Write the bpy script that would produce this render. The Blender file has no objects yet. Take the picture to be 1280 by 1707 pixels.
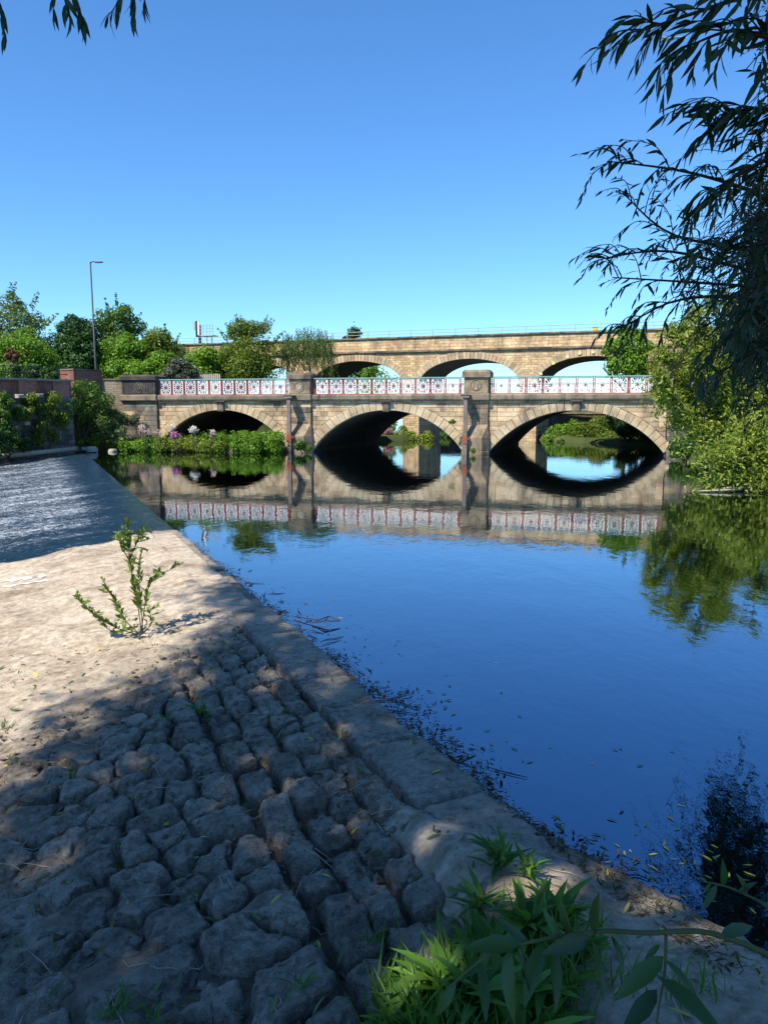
import bpy, math, random
import numpy as np
from mathutils import Vector, Matrix
from mathutils.bvhtree import BVHTree

# ------------------------------------------------------------------ camera, sky, sun, exposure
scene = bpy.context.scene
CAM_Z = 3.25
PITCH = math.radians(7.81)
cam_data = bpy.data.cameras.new('camera')
cam_data.sensor_fit = 'HORIZONTAL'; cam_data.sensor_width = 36.0; cam_data.lens = 36.0
cam_data.clip_start = 0.05; cam_data.clip_end = 6000
cam = bpy.data.objects.new('camera', cam_data)
scene.collection.objects.link(cam)
cam.location = (0, 0, CAM_Z)
cam.rotation_euler = (math.pi / 2 - PITCH, 0, 0)
scene.camera = cam

SUN_EL = math.radians(52); SUN_AZ = math.radians(42)          # azimuth: degrees left of straight behind the camera
TO_SUN = Vector((-math.sin(SUN_AZ) * math.cos(SUN_EL), -math.cos(SUN_AZ) * math.cos(SUN_EL), math.sin(SUN_EL)))
world = bpy.data.worlds.new('World'); scene.world = world; world.use_nodes = True
wn = world.node_tree; wn.nodes.clear()
wo = wn.nodes.new('ShaderNodeOutputWorld'); wb = wn.nodes.new('ShaderNodeBackground')
sky = wn.nodes.new('ShaderNodeTexSky'); sky.sky_type = 'NISHITA'; sky.sun_disc = False
sky.sun_elevation = SUN_EL; sky.sun_rotation = math.atan2(TO_SUN.x, TO_SUN.y)
sky.altitude = 50; sky.air_density = 1.0; sky.dust_density = 0.2; sky.ozone_density = 3.0
hs = wn.nodes.new('ShaderNodeHueSaturation'); hs.inputs['Saturation'].default_value = 1.10
wn.links.new(sky.outputs[0], hs.inputs['Color']); wt = wn.nodes.new('ShaderNodeMix'); wt.data_type = 'RGBA'; wt.blend_type = 'MULTIPLY'; wt.inputs[0].default_value = 1.0; wt.inputs[7].default_value = (0.58, 0.87, 1.10, 1)
wn.links.new(hs.outputs[0], wt.inputs[6]); wn.links.new(wt.outputs[2], wb.inputs['Color'])
wb.inputs['Strength'].default_value = 0.122
wn.links.new(wb.outputs[0], wo.inputs['Surface'])
sd = bpy.data.lights.new('sun', 'SUN'); sd.energy = 4.6; sd.angle = math.radians(0.53); sd.color = (1.0, 0.93, 0.82)
sun = bpy.data.objects.new('sun', sd); scene.collection.objects.link(sun)
sun.rotation_euler = (-TO_SUN).to_track_quat('-Z', 'Y').to_euler(); sun.location = (-20, -20, 40)
scene.view_settings.view_transform = 'Standard'; scene.view_settings.look = 'None'
scene.view_settings.exposure = 0.70; scene.view_settings.gamma = 1.0; scene.view_settings.use_curve_mapping = False

# ------------------------------------------------------------------ helpers
COL = scene.collection
rng = np.random.default_rng(7); random.seed(7)

def W(px, py, Y):
    """world point on the sight line through photograph pixel px,py at distance Y"""
    xr = (px - 640) / 1280; yu = (853.5 - py) / 1280
    dy = math.cos(PITCH) + yu * math.sin(PITCH); dz = -math.sin(PITCH) + yu * math.cos(PITCH)
    t = Y / dy
    return np.array([xr * t, Y, CAM_Z + dz * t])

def root_off(o):
    v = np.zeros(3)
    while o is not None:
        v = v + np.array(o.location); o = o.parent
    return v

def tag(o, label=None, cat=None, group=None, kind=None):
    if label: o['label'] = label
    if cat: o['category'] = cat
    if group: o['group'] = group
    if kind: o['kind'] = kind
    return o

def thing(name, label, cat, loc=(0, 0, 0), group=None, rz=0.0):
    o = bpy.data.objects.new(name, None); COL.objects.link(o)
    o.empty_display_size = 0.2
    o.location = loc; o.rotation_euler = (0, 0, rz)
    return tag(o, label, cat, group)

def link(name, me, parent=None, loc=None, rz=0.0):
    o = bpy.data.objects.new(name, me); COL.objects.link(o)
    if parent is not None: o.parent = parent
    if loc is not None: o.location = loc
    if rz: o.rotation_euler = (0, 0, rz)
    return o

def mesh_np(name, V, F, mat, smooth=False, tint=None):
    me = bpy.data.meshes.new(name)
    V = np.asarray(V, dtype=np.float32)
    if isinstance(F, np.ndarray):
        n, k = F.shape
        me.vertices.add(len(V)); me.vertices.foreach_set('co', V.ravel())
        me.loops.add(n * k); me.loops.foreach_set('vertex_index', F.astype(np.int32).ravel())
        me.polygons.add(n); me.polygons.foreach_set('loop_start', np.arange(0, n * k, k, dtype=np.int32))
        me.update(calc_edges=True)
    else:
        me.from_pydata(V.tolist(), [], F)
    if smooth:
        me.polygons.foreach_set('use_smooth', np.ones(len(me.polygons), dtype=bool))
    if tint is not None:
        a = me.attributes.new('tint', 'FLOAT', 'FACE'); a.data.foreach_set('value', np.asarray(tint, dtype=np.float32))
    if mat is not None: me.materials.append(mat)
    me.validate()
    return me

def mk(name, V, F, mat, parent=None, smooth=False, tint=None, base=None):
    """one mesh object from world-space vertices; base = its origin when it stands alone"""
    V = np.asarray(V, dtype=float)
    if parent is not None: V = V - root_off(parent)
    elif base is not None: V = V - np.array(base, float)
    o = link(name, mesh_np(name, V, F, mat, smooth, tint), parent)
    if parent is None and base is not None: o.location = base
    return o

class MB:
    def __init__(s): s.v = []; s.f = []; s.t = []; s.n = 0
    def add(s, V, F, tint=0.5):
        V = np.asarray(V, float).reshape(-1, 3)
        s.v.append(V); s.f += [tuple(int(i) + s.n for i in f) for f in F]; s.t += [tint] * len(F); s.n += len(V)
        return s
    def build(s, name, mat, parent=None, smooth=False, base=None, kind=None):
        o = mk(name, np.concatenate(s.v), s.f, mat, parent, smooth, s.t, base)
        if kind: o['kind'] = kind
        return o

BOXF = [(0, 3, 2, 1), (4, 5, 6, 7), (0, 1, 5, 4), (1, 2, 6, 5), (2, 3, 7, 6), (3, 0, 4, 7)]
def boxv(a0, a1, b0, b1, c0, c1):
    return np.array([(a0, b0, c0), (a1, b0, c0), (a1, b1, c0), (a0, b1, c0), (a0, b0, c1), (a1, b0, c1), (a1, b1, c1), (a0, b1, c1)], float)
def prism(poly, v0, v1):
    """polygon in (u,z), counter-clockwise seen from the front, extruded from v0 to v1"""
    n = len(poly)
    V = [(u, v0, z) for u, z in poly] + [(u, v1, z) for u, z in poly]
    F = [tuple(range(n)), tuple(range(2 * n - 1, n - 1, -1))]
    F += [(i, i + n, (i + 1) % n + n, (i + 1) % n) for i in range(n)]
    return np.array(V, float), F
def bevel_block(u0, u1, v0, v1, z0, z1, b=0.02, jit=0.0, r=random):
    """block whose front edges are chamfered"""
    j = lambda: r.uniform(-jit, jit)
    o = [(u0, v1, z0), (u1, v1, z0), (u1, v1, z1), (u0, v1, z1)]
    m = [(u0, v0 + b, z0), (u1, v0 + b, z0), (u1, v0 + b, z1), (u0, v0 + b, z1)]
    i = [(u0 + b + j(), v0 + j() * .6, z0 + b + j()), (u1 - b + j(), v0 + j() * .6, z0 + b + j()), (u1 - b + j(), v0 + j() * .6, z1 - b + j()), (u0 + b + j(), v0 + j() * .6, z1 - b + j())]
    F = [(8, 9, 10, 11)]
    for k in range(4):
        l = (k + 1) % 4
        F += [(k + 4, l + 4, l + 8, k + 8), (k, l, l + 4, k + 4)]
    F.append((3, 2, 1, 0))
    return np.array(o + m + i, float), F
def tube(P, R, seg=6, cap=True):
    P = [np.array(p, float) for p in P]
    if not hasattr(R, '__len__'): R = [R] * len(P)
    V = []; F = []
    up = np.array([0.3, 0.2, 1.0]); up /= np.linalg.norm(up)
    for i, p in enumerate(P):
        d = P[min(i + 1, len(P) - 1)] - P[max(i - 1, 0)]; d /= (np.linalg.norm(d) + 1e-9)
        a = np.cross(d, up)
        if np.linalg.norm(a) < 1e-3: a = np.cross(d, np.array([1.0, 0, 0]))
        a /= np.linalg.norm(a); b = np.cross(d, a)
        for k in range(seg):
            th = 2 * math.pi * k / seg
            V.append(p + R[i] * (math.cos(th) * a + math.sin(th) * b))
    for i in range(len(P) - 1):
        for k in range(seg):
            l = (k + 1) % seg
            F.append((i * seg + k, i * seg + l, (i + 1) * seg + l, (i + 1) * seg + k))
    if cap:
        F.append(tuple(range(seg - 1, -1, -1))); F.append(tuple(range((len(P) - 1) * seg, len(P) * seg)))
    return np.array(V), F
def lathe(prof, c, seg=16):
    V = []; F = []
    for r, z in prof:
        for k in range(seg):
            a = 2 * math.pi * k / seg; V.append((c[0] + r * math.cos(a), c[1] + r * math.sin(a), c[2] + z))
    for i in range(len(prof) - 1):
        for k in range(seg):
            l = (k + 1) % seg; F.append((i * seg + k, i * seg + l, (i + 1) * seg + l, (i + 1) * seg + k))
    F.append(tuple(range(seg - 1, -1, -1))); F.append(tuple(range((len(prof) - 1) * seg, len(prof) * seg)))
    return np.array(V), F

def _hash(ix, iy, iz):
    h = (ix * 374761393 + iy * 668265263 + iz * 2147483647 + 1013904223) & 0xffffffff
    h = ((h ^ (h >> 13)) * 1274126177) & 0xffffffff
    h = (h ^ (h >> 16)) & 0xffffffff
    return h.astype(np.float64) / 4294967295.0
def vnoise(P):
    P = np.asarray(P, float); i = np.floor(P).astype(np.int64); f = P - i; f = f * f * (3 - 2 * f)
    out = 0
    for dx in (0, 1):
        for dy in (0, 1):
            for dz in (0, 1):
                w = (f[:, 0] if dx else 1 - f[:, 0]) * (f[:, 1] if dy else 1 - f[:, 1]) * (f[:, 2] if dz else 1 - f[:, 2])
                out = out + w * _hash(i[:, 0] + dx, i[:, 1] + dy, i[:, 2] + dz)
    return out * 2 - 1
def fbm(P, sc, oct=4, seed=0.0, gain=0.5):
    P = np.asarray(P, float) * sc + np.array([seed * 17.3, seed * 7.1, seed * 3.7]); a = 1.0; s = 0; n = 0
    for k in range(oct):
        s = s + a * vnoise(P); n += a; a *= gain; P = P * 2.03 + 11.7
    return s / n
def sstep(a, b, x):
    t = np.clip((x - a) / (b - a), 0, 1); return t * t * (3 - 2 * t)

# ------------------------------------------------------------------ materials
class NT:
    def __init__(s, name):
        s.m = bpy.data.materials.new(name); s.m.use_nodes = True; s.t = s.m.node_tree; s.t.nodes.clear()
        s.out = s.n('ShaderNodeOutputMaterial')
    def n(s, ty, **kw):
        x = s.t.nodes.new(ty)
        for k, v in kw.items(): setattr(x, k, v)
        return x
    def l(s, a, b): s.t.links.new(a, b)
    def val(s, sock, v): sock.default_value = v
    def pos(s): return s.n('ShaderNodeNewGeometry').outputs['Position']
    def mapping(s, vec, scale=(1, 1, 1), rot=(0, 0, 0)):
        m = s.n('ShaderNodeMapping'); m.inputs['Scale'].default_value = scale; m.inputs['Rotation'].default_value = rot
        s.l(vec, m.inputs['Vector']); return m.outputs[0]
    def noise(s, vec, scale, detail=6, rough=0.6, dist=0.0):
        x = s.n('ShaderNodeTexNoise'); s.l(vec, x.inputs['Vector'])
        x.inputs['Scale'].default_value = scale; x.inputs['Detail'].default_value = detail
        x.inputs['Roughness'].default_value = rough; x.inputs['Distortion'].default_value = dist
        return x.outputs['Fac']
    def ramp(s, fac, stops, interp='LINEAR'):
        r = s.n('ShaderNodeValToRGB'); r.color_ramp.interpolation = interp
        e = r.color_ramp.elements
        while len(e) < len(stops): e.new(0.5)
        for k, (p, c) in enumerate(stops):
            e[k].position = p; e[k].color = (*c, 1) if len(c) == 3 else c
        s.l(fac, r.inputs[0]); return r.outputs[0]
    def mix(s, a, b, fac, mode='MIX'):
        x = s.n('ShaderNodeMix', data_type='RGBA', blend_type=mode)
        for sock, v in ((x.inputs[0], fac), (x.inputs[6], a), (x.inputs[7], b)):
            if hasattr(v, 'links'): s.l(v, sock)
            else: sock.default_value = v if not isinstance(v, tuple) else ((*v, 1) if len(v) == 3 else v)
        return x.outputs[2]
    def math(s, op, a, b=0.0, clamp=False):
        x = s.n('ShaderNodeMath', operation=op, use_clamp=clamp)
        for sock, v in ((x.inputs[0], a), (x.inputs[1], b)):
            if hasattr(v, 'links'): s.l(v, sock)
            else: sock.default_value = v
        return x.outputs[0]
    def bump(s, h, strength, dist=0.02, normal=None):
        b = s.n('ShaderNodeBump'); b.inputs['Strength'].default_value = strength; b.inputs['Distance'].default_value = dist
        s.l(h, b.inputs['Height'])
        if normal is not None: s.l(normal, b.inputs['Normal'])
        return b.outputs[0]
    def bsdf(s, col, rough=0.85, spec=0.3, normal=None, metal=0.0, ior=None):
        p = s.n('ShaderNodeBsdfPrincipled')
        if hasattr(col, 'links'): s.l(col, p.inputs['Base Color'])
        else: p.inputs['Base Color'].default_value = (*col, 1)
        if hasattr(rough, 'links'): s.l(rough, p.inputs['Roughness'])
        else: p.inputs['Roughness'].default_value = rough
        p.inputs['Specular IOR Level'].default_value = spec; p.inputs['Metallic'].default_value = metal
        if ior: p.inputs['IOR'].default_value = ior
        if normal is not None: s.l(normal, p.inputs['Normal'])
        return p.outputs[0]
    def done(s, sh): s.l(sh, s.out.inputs['Surface']); return s.m

def stone_mat(name, cols, soot=(0.05, 0.047, 0.043), soot_lo=0.6, soot_hi=0.75, scale=1.5, fine=14, bump=0.6, bdist=0.02, rnd=0.3, rough=0.92, soot_amt=0.9):
    m = NT(name); p = m.pos()
    a = m.noise(p, scale, 7, 0.62)
    c = m.ramp(a, [(0.28, cols[0]), (0.5, cols[1]), (0.72, cols[2])])
    g = m.noise(p, fine * 2.2, 5, 0.7)
    c = m.mix(c, m.ramp(g, [(0.3, (0.55, 0.55, 0.55)), (0.7, (1.3, 1.3, 1.3))]), 0.55, 'MULTIPLY')
    oi = m.n('ShaderNodeObjectInfo').outputs['Random']
    c = m.mix(c, m.ramp(oi, [(0.0, (1 - rnd, 1 - rnd, 1 - rnd * 1.05)), (0.5, (1, 0.98, 0.96)), (1.0, (1 + rnd * .6, 1 + rnd * .5, 1 + rnd * .35))]), 1.0, 'MULTIPLY')
    s1 = m.noise(m.mapping(p, (1, 1, 0.45)), 0.55, 8, 0.66)
    s1 = m.math('ADD', s1, m.math('MULTIPLY', m.math('SUBTRACT', oi, 0.5), 0.26))
    c = m.mix(c, soot, m.math('MULTIPLY', m.ramp(s1, [(soot_lo, (0, 0, 0)), (soot_hi, (1, 1, 1))]), soot_amt))
    h = m.math('ADD', m.noise(p, fine, 8, 0.65), m.math('MULTIPLY', m.noise(p, fine * 5, 4, 0.6), 0.35))
    return m.done(m.bsdf(c, rough, 0.2, m.bump(h, bump, bdist)))

def leaf_mat(name, dark, mid, light, trans=0.35, rough=0.5, spec=0.35):
    m = NT(name)
    at = m.n('ShaderNodeAttribute', attribute_name='tint').outputs['Fac']
    c = m.ramp(at, [(0.0, dark), (0.5, mid), (1.0, light)])
    d = m.bsdf(c, rough, spec)
    t = m.n('ShaderNodeBsdfTranslucent'); m.l(m.mix(c, (1.25, 1.35, 0.55), 1.0, 'MULTIPLY'), t.inputs['Color'])
    x = m.n('ShaderNodeMixShader'); x.inputs[0].default_value = trans
    m.l(d, x.inputs[1]); m.l(t.outputs[0], x.inputs[2])
    return m.done(x.outputs[0])

def plain_mat(name, col, rough=0.6, spec=0.4, var=0.25, scale=6, bump=0.15, metal=0.0):
    m = NT(name); p = m.pos()
    a = m.noise(p, scale, 6, 0.65)
    c = m.mix(col, m.ramp(a, [(0.25, (1 - var,) * 3), (0.75, (1 + var * .6,) * 3)]), 1.0, 'MULTIPLY')
    return m.done(m.bsdf(c, rough, spec, m.bump(m.noise(p, scale * 6, 5), bump, 0.01), metal))

M = {}
M['sandstone'] = stone_mat('sandstone', [(0.24, 0.165, 0.10), (0.52, 0.385, 0.235), (0.68, 0.54, 0.365)], soot_lo=0.53, soot_hi=0.68, scale=1.3, soot_amt=0.8, rnd=0.4)
M['voussoir'] = stone_mat('voussoir_stone', [(0.30, 0.215, 0.125), (0.50, 0.385, 0.24), (0.63, 0.51, 0.345)], soot_lo=0.54, soot_hi=0.72, scale=1.4, rnd=0.22, soot_amt=0.7)
M['sooty'] = stone_mat('sooty_stone', [(0.035, 0.033, 0.03), (0.06, 0.055, 0.05), (0.13, 0.115, 0.095)], soot_lo=0.7, soot_hi=0.9, scale=1.2, rnd=0.15)
M['pillar'] = stone_mat('pillar_stone', [(0.12, 0.095, 0.07), (0.27, 0.205, 0.135), (0.46, 0.36, 0.235)], soot_lo=0.46, soot_hi=0.62, scale=1.3, rnd=0.15)
M['mortar'] = stone_mat('mortar', [(0.12, 0.10, 0.075), (0.19, 0.155, 0.115), (0.25, 0.21, 0.155)], scale=2)
M['cornice'] = stone_mat('cornice_stone', [(0.11, 0.095, 0.07), (0.22, 0.18, 0.125), (0.31, 0.255, 0.18)], soot_lo=0.55, soot_hi=0.7, scale=1.6)
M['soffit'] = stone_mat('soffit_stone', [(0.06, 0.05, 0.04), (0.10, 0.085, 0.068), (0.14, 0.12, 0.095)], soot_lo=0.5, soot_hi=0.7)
M['wallstone'] = stone_mat('old_wall_stone', [(0.10, 0.09, 0.075), (0.20, 0.175, 0.14), (0.34, 0.30, 0.235)], soot_lo=0.5, soot_hi=0.65, rnd=0.35)
M['palestone'] = stone_mat('pale_stone', [(0.22, 0.20, 0.165), (0.34, 0.31, 0.26), (0.45, 0.41, 0.35)], soot_lo=0.75, soot_hi=0.9)
# masonry too far away to pick apart: coursed rubble in the plane of the viaduct
def coursed_mat(name, ang, c1, c2, mortar, bw, bh, rnd_scale=1.0, msize=0.02, stain=0.6, bump=0.5):
    m = NT(name); p = m.pos()
    q = m.n('ShaderNodeSeparateXYZ'); m.l(m.mapping(p, rot=(0, 0, ang)), q.inputs[0])
    cb = m.n('ShaderNodeCombineXYZ'); m.l(q.outputs[0], cb.inputs[0]); m.l(q.outputs[2], cb.inputs[1])
    nz = m.n('ShaderNodeTexNoise'); nz.inputs['Scale'].default_value = 1.7; m.l(cb.outputs[0], nz.inputs['Vector'])
    off = m.n('ShaderNodeVectorMath', operation='MULTIPLY_ADD'); m.l(nz.outputs['Color'], off.inputs[0]); off.inputs[1].default_value = (0.14, 0.12, 0); m.l(cb.outputs[0], off.inputs[2])
    b = m.n('ShaderNodeTexBrick'); m.l(off.outputs[0], b.inputs['Vector'])
    b.inputs['Scale'].default_value = 1; b.inputs['Brick Width'].default_value = bw; b.inputs['Row Height'].default_value = bh
    b.inputs['Mortar Size'].default_value = msize; b.inputs['Mortar Smooth'].default_value = 0.3
    b.inputs['Color1'].default_value = (*c1, 1); b.inputs['Color2'].default_value = (*c2, 1); b.inputs['Mortar'].default_value = (*mortar, 1)
    c = m.mix(b.outputs['Color'], m.ramp(m.noise(p, 0.7 * rnd_scale, 8, 0.75), [(0.33, (0.42, 0.38, 0.35)), (0.5, (0.95, 0.9, 0.86)), (0.66, (1.25, 1.22, 1.15))]), stain, 'MULTIPLY')
    c = m.mix(c, m.ramp(m.noise(m.mapping(p, (1, 1, .18)), 1.3, 6, .7), [(.36, (.5, .47, .45)), (.55, (1.05, 1.05, 1.05))]), .6, 'MULTIPLY')
    c = m.mix(c, m.ramp(m.noise(p, 6, 5, 0.7), [(0.3, (0.6, 0.6, 0.6)), (0.7, (1.25, 1.2, 1.15))]), 0.6, 'MULTIPLY')
    h = m.math('ADD', m.math('MULTIPLY', b.outputs['Fac'], -1.0), m.math('MULTIPLY', m.noise(p, 5, 6, 0.6), 1.2))
    return m.done(m.bsdf(c, 0.93, 0.15, m.bump(h, bump, 0.05)))

def foam_mat():
    m = NT('weir_water'); p = m.pos()
    ang = math.atan2(-0.4254, -0.905)
    q = m.mapping(p, rot=(0, 0, -ang))
    st = m.mapping(q, (0.35, 1.0, 1))                       # streaks along the fall line
    at = m.n('ShaderNodeAttribute', attribute_name='tint').outputs['Fac']
    big = m.noise(st, 0.9, 5, 0.6); f1 = m.noise(m.mapping(q, (0.55, 1.0, 1)), 9.5, 8, 0.78, 0.8); f2 = m.noise(q, 24, 6, 0.75)
    k = m.math('ADD', m.math('MULTIPLY', f1, 0.6), m.math('MULTIPLY', f2, 0.4))
    k = m.math('ADD', k, m.math('MULTIPLY', m.math('SUBTRACT', big, 0.5), 0.22))
    k = m.math('ADD', k, m.math('MULTIPLY', at, 0.08))
    mask = m.ramp(k, [(0.57, (0, 0, 0)), (0.70, (1, 1, 1))])
    h = m.math('ADD', m.noise(st, 3.2, 6, 0.65, 0.4), m.math('MULTIPLY', m.noise(q, 12, 5, 0.6), 0.5))
    wat = m.bsdf((0.010, 0.034, 0.060), 0.06, 0.3, m.bump(h, 1.0, 0.2), ior=1.38)
    foam = m.bsdf((0.72, 0.75, 0.77), 0.6, 0.4, m.bump(h, 0.8, 0.08))
    x = m.n('ShaderNodeMixShader'); m.l(mask, x.inputs[0]); m.l(wat, x.inputs[1]); m.l(foam, x.inputs[2])
    return m.done(x.outputs[0])

def water_mat():
    m = NT('river_water'); p = m.pos()
    a = m.noise(m.mapping(p, (1, 0.55, 1)), 1.6, 4, 0.5, 0.3)
    b = m.noise(m.mapping(p, (1, 0.7, 1)), 6.0, 3, 0.5)
    patch = m.ramp(m.noise(p, 0.09, 3, 0.5), [(0.35, (0.25,) * 3), (0.65, (1,) * 3)])
    h = m.math('MULTIPLY', m.math('ADD', a, m.math('MULTIPLY', b, 0.25)), patch)
    sh = m.bsdf((0.155, 0.25, 0.345), 0.015, 0.5, m.bump(h, 0.08, 0.1), metal=1.0)      # Schlick reflectance of the still, dark water
    return m.done(sh)

def silt_mat():
    m = NT('dry_silt'); p = m.pos()
    a = m.noise(p, 0.55, 8, 0.65); b = m.noise(p, 9, 7, 0.7); c3 = m.noise(p, 60, 4, 0.7)
    c = m.ramp(a, [(0.3, (0.34, 0.275, 0.20)), (0.5, (0.53, 0.445, 0.335)), (0.7, (0.63, 0.54, 0.42))])
    c = m.mix(c, m.ramp(b, [(0.3, (0.5, 0.46, 0.42)), (0.6, (1.12, 1.1, 1.08))]), 0.85, 'MULTIPLY')
    c = m.mix(c, m.ramp(m.noise(m.mapping(m.mapping(p, rot=(0, 0, -0.76)), (0.6, 2.2, 1)), 1.6, 8, 0.72, 0.8), [(0.38, (0.62, 0.58, 0.52)), (0.52, (1.05, 1.05, 1.05))]), 0.8, 'MULTIPLY')
    c = m.mix(c, m.ramp(c3, [(0.3, (0.7, 0.7, 0.7)), (0.7, (1.2, 1.2, 1.2))]), 0.5, 'MULTIPLY')
    at = m.n('ShaderNodeAttribute', attribute_name='tint').outputs['Fac']      # wet or earthy ground between the stones
    c = m.mix(c, m.mix((0.115, 0.095, 0.072), m.ramp(b, [(0.3, (0.5,) * 3), (0.7, (1.4,) * 3)]), 1.0, 'MULTIPLY'), at)
    st = m.noise(m.mapping(m.mapping(p, rot=(0, 0, -0.76)), (1.6, 6.0, 6.0)), 1.8, 9, 0.72, 0.6)
    h = m.math('ADD', m.math('ADD', b, m.math('MULTIPLY', c3, 0.35)), st)
    return m.done(m.bsdf(c, 0.95, 0.15, m.bump(h, 0.75, 0.04)))

def rock_mat(name, cols, silt):
    m = NT(name); p = m.pos()
    a = m.noise(p, 2.2, 8, 0.65); b = m.noise(p, 14, 8, 0.72, 0.4); g = m.noise(p, 90, 4, 0.7)
    c = m.ramp(a, [(0.3, cols[0]), (0.5, cols[1]), (0.72, cols[2])])
    oi = m.n('ShaderNodeObjectInfo').outputs['Random']
    c = m.mix(c, m.ramp(oi, [(0, (0.75, 0.74, 0.72)), (1, (1.25, 1.22, 1.18))]), 1.0, 'MULTIPLY')
    c = m.mix(c, m.ramp(b, [(0.36, (0.35, 0.35, 0.35)), (0.62, (1.25, 1.25, 1.25))]), 0.9, 'MULTIPLY')
    c = m.mix(c, m.ramp(g, [(0.35, (0.5, 0.5, 0.5)), (0.68, (1.4, 1.4, 1.4))]), 0.8, 'MULTIPLY')
    # dried silt lies on the flat tops
    nz = m.n('ShaderNodeSeparateXYZ'); m.l(m.n('ShaderNodeNewGeometry').outputs['Normal'], nz.inputs[0])
    k = m.math('MULTIPLY', m.ramp(nz.outputs[2], [(0.72, (0, 0, 0)), (0.97, (1, 1, 1))]), m.ramp(m.noise(p, 3.3, 7, 0.7), [(0.42, (0, 0, 0)), (0.62, (1, 1, 1))]))
    c = m.mix(c, silt, m.math('MULTIPLY', k, 0.75))
    h = m.math('ADD', b, m.math('MULTIPLY', g, 0.25))
    st = m.noise(m.mapping(m.mapping(p, rot=(0.2, 0.15, -0.76)), (1.6, 6.0, 6.0)), 2.5, 9, 0.72, 0.6)
    h = m.math('ADD', h, m.math('MULTIPLY', st, 1.3)); h = m.math('ADD', h, m.math('MULTIPLY', m.noise(p, 34, 6, 0.75), 0.6))
    return m.done(m.bsdf(c, 0.93, 0.2, m.bump(h, 1.0, 0.045)))

def soil_mat(name, c1, c2, c3):
    m = NT(name); p = m.pos()
    c = m.ramp(m.noise(p, 0.35, 9, 0.68), [(0.3, c1), (0.5, c2), (0.7, c3)])
    return m.done(m.bsdf(c, 0.95, 0.1, m.bump(m.noise(p, 6, 8, 0.7), 0.6, 0.05)))

VANG = math.atan2(-0.34165, 0.93983); BANG = math.atan2(-0.218195, 0.975905)
M['viaduct'] = coursed_mat('viaduct_rubble', -VANG, (0.74, 0.57, 0.34), (0.48, 0.34, 0.19), (0.32, 0.24, 0.15), 0.62, 0.23)
M['viaduct_parapet'] = coursed_mat('viaduct_parapet', -VANG, (0.72, 0.56, 0.34), (0.52, 0.38, 0.22), (0.32, 0.25, 0.17), 0.9, 0.3, stain=0.85)
M['viaduct_brick'] = coursed_mat('viaduct_end_brick', -VANG, (0.40, 0.27, 0.18), (0.32, 0.21, 0.14), (0.35, 0.27, 0.2), 0.45, 0.15)
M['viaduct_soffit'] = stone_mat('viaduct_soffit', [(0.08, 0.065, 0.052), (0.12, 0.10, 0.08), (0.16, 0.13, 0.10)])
M['vvous'] = stone_mat('viaduct_voussoir', [(0.33, 0.235, 0.14), (0.48, 0.37, 0.235), (0.58, 0.46, 0.31)], soot_lo=0.72, soot_hi=0.9, rnd=0.25)
M['red_brick'] = coursed_mat('red_brick', -math.atan2(8.5, 5.7), (0.42, 0.15, 0.10), (0.34, 0.11, 0.08), (0.36, 0.30, 0.26), 0.235, 0.075, msize=0.012, stain=0.8)  # sunlit look of the parapet piers, painted in as a lighter tone
M['red_brick_block_shade'] = coursed_mat('red_brick_dark_shade', -0.89, (0.30, 0.105, 0.08), (0.22, 0.08, 0.065), (0.24, 0.2, 0.17), 0.235, 0.075, msize=0.012, stain=0.8)  # block's brick; on the parapet recesses its darker tone paints in shade
M['grey_rubble'] = coursed_mat('grey_rubble', 0.2, (0.42, 0.36, 0.26), (0.30, 0.25, 0.18), (0.22, 0.19, 0.14), 0.45, 0.16)
M['far_wall'] = coursed_mat('far_wall', 0.2, (0.22, 0.17, 0.13), (0.16, 0.12, 0.095), (0.12, 0.095, 0.075), 0.6, 0.25)
M['weir_water'] = foam_mat(); M['river'] = water_mat(); M['silt'] = silt_mat()
M['rock'] = rock_mat('weir_rock', [(0.19, 0.162, 0.130), (0.36, 0.312, 0.25), (0.53, 0.465, 0.375)], (0.50, 0.42, 0.32))
M['kerb'] = rock_mat('kerb_rock', [(0.23, 0.20, 0.165), (0.37, 0.325, 0.27), (0.48, 0.43, 0.36)], (0.48, 0.41, 0.32))
M['soil'] = soil_mat('bank_soil', (0.035, 0.03, 0.02), (0.075, 0.065, 0.04), (0.11, 0.10, 0.06))
M['ground'] = soil_mat('ground_grass', (0.035, 0.05, 0.015), (0.06, 0.08, 0.025), (0.11, 0.10, 0.05))
M['tarmac'] = plain_mat('tarmac', (0.06, 0.06, 0.06), 0.9, 0.2)
M['white_iron'] = plain_mat('white_painted_iron', (0.80, 0.78, 0.75), 0.5, 0.4, 0.15, 9, 0.1)
M['red_iron'] = plain_mat('red_painted_iron', (0.33, 0.07, 0.06), 0.55, 0.4, 0.3)
M['teal_iron'] = plain_mat('teal_painted_iron', (0.18, 0.33, 0.27), 0.5, 0.4, 0.2)
M['rust'] = plain_mat('rusty_post', (0.20, 0.155, 0.125), 0.85, 0.2, 0.4, 3)
M['rust_red'] = plain_mat('rust_red_band', (0.27, 0.085, 0.05), 0.85, 0.2, 0.4, 5)
M['black_iron'] = plain_mat('black_iron', (0.02, 0.022, 0.026), 0.5, 0.5)
M['galv'] = plain_mat('galvanised', (0.36, 0.38, 0.40), 0.5, 0.5, 0.2)
M['yellow'] = plain_mat('yellow_paint', (0.70, 0.42, 0.03), 0.5)
M['plate'] = plain_mat('pale_yellow_plate', (0.68, 0.62, 0.28), 0.6)
M['palewood'] = plain_mat('weathered_wood', (0.42, 0.36, 0.27), 0.85, 0.2, 0.35)
M['bark'] = plain_mat('bark', (0.10, 0.08, 0.06), 0.95, 0.1, 0.5, 7, 0.8)
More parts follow.
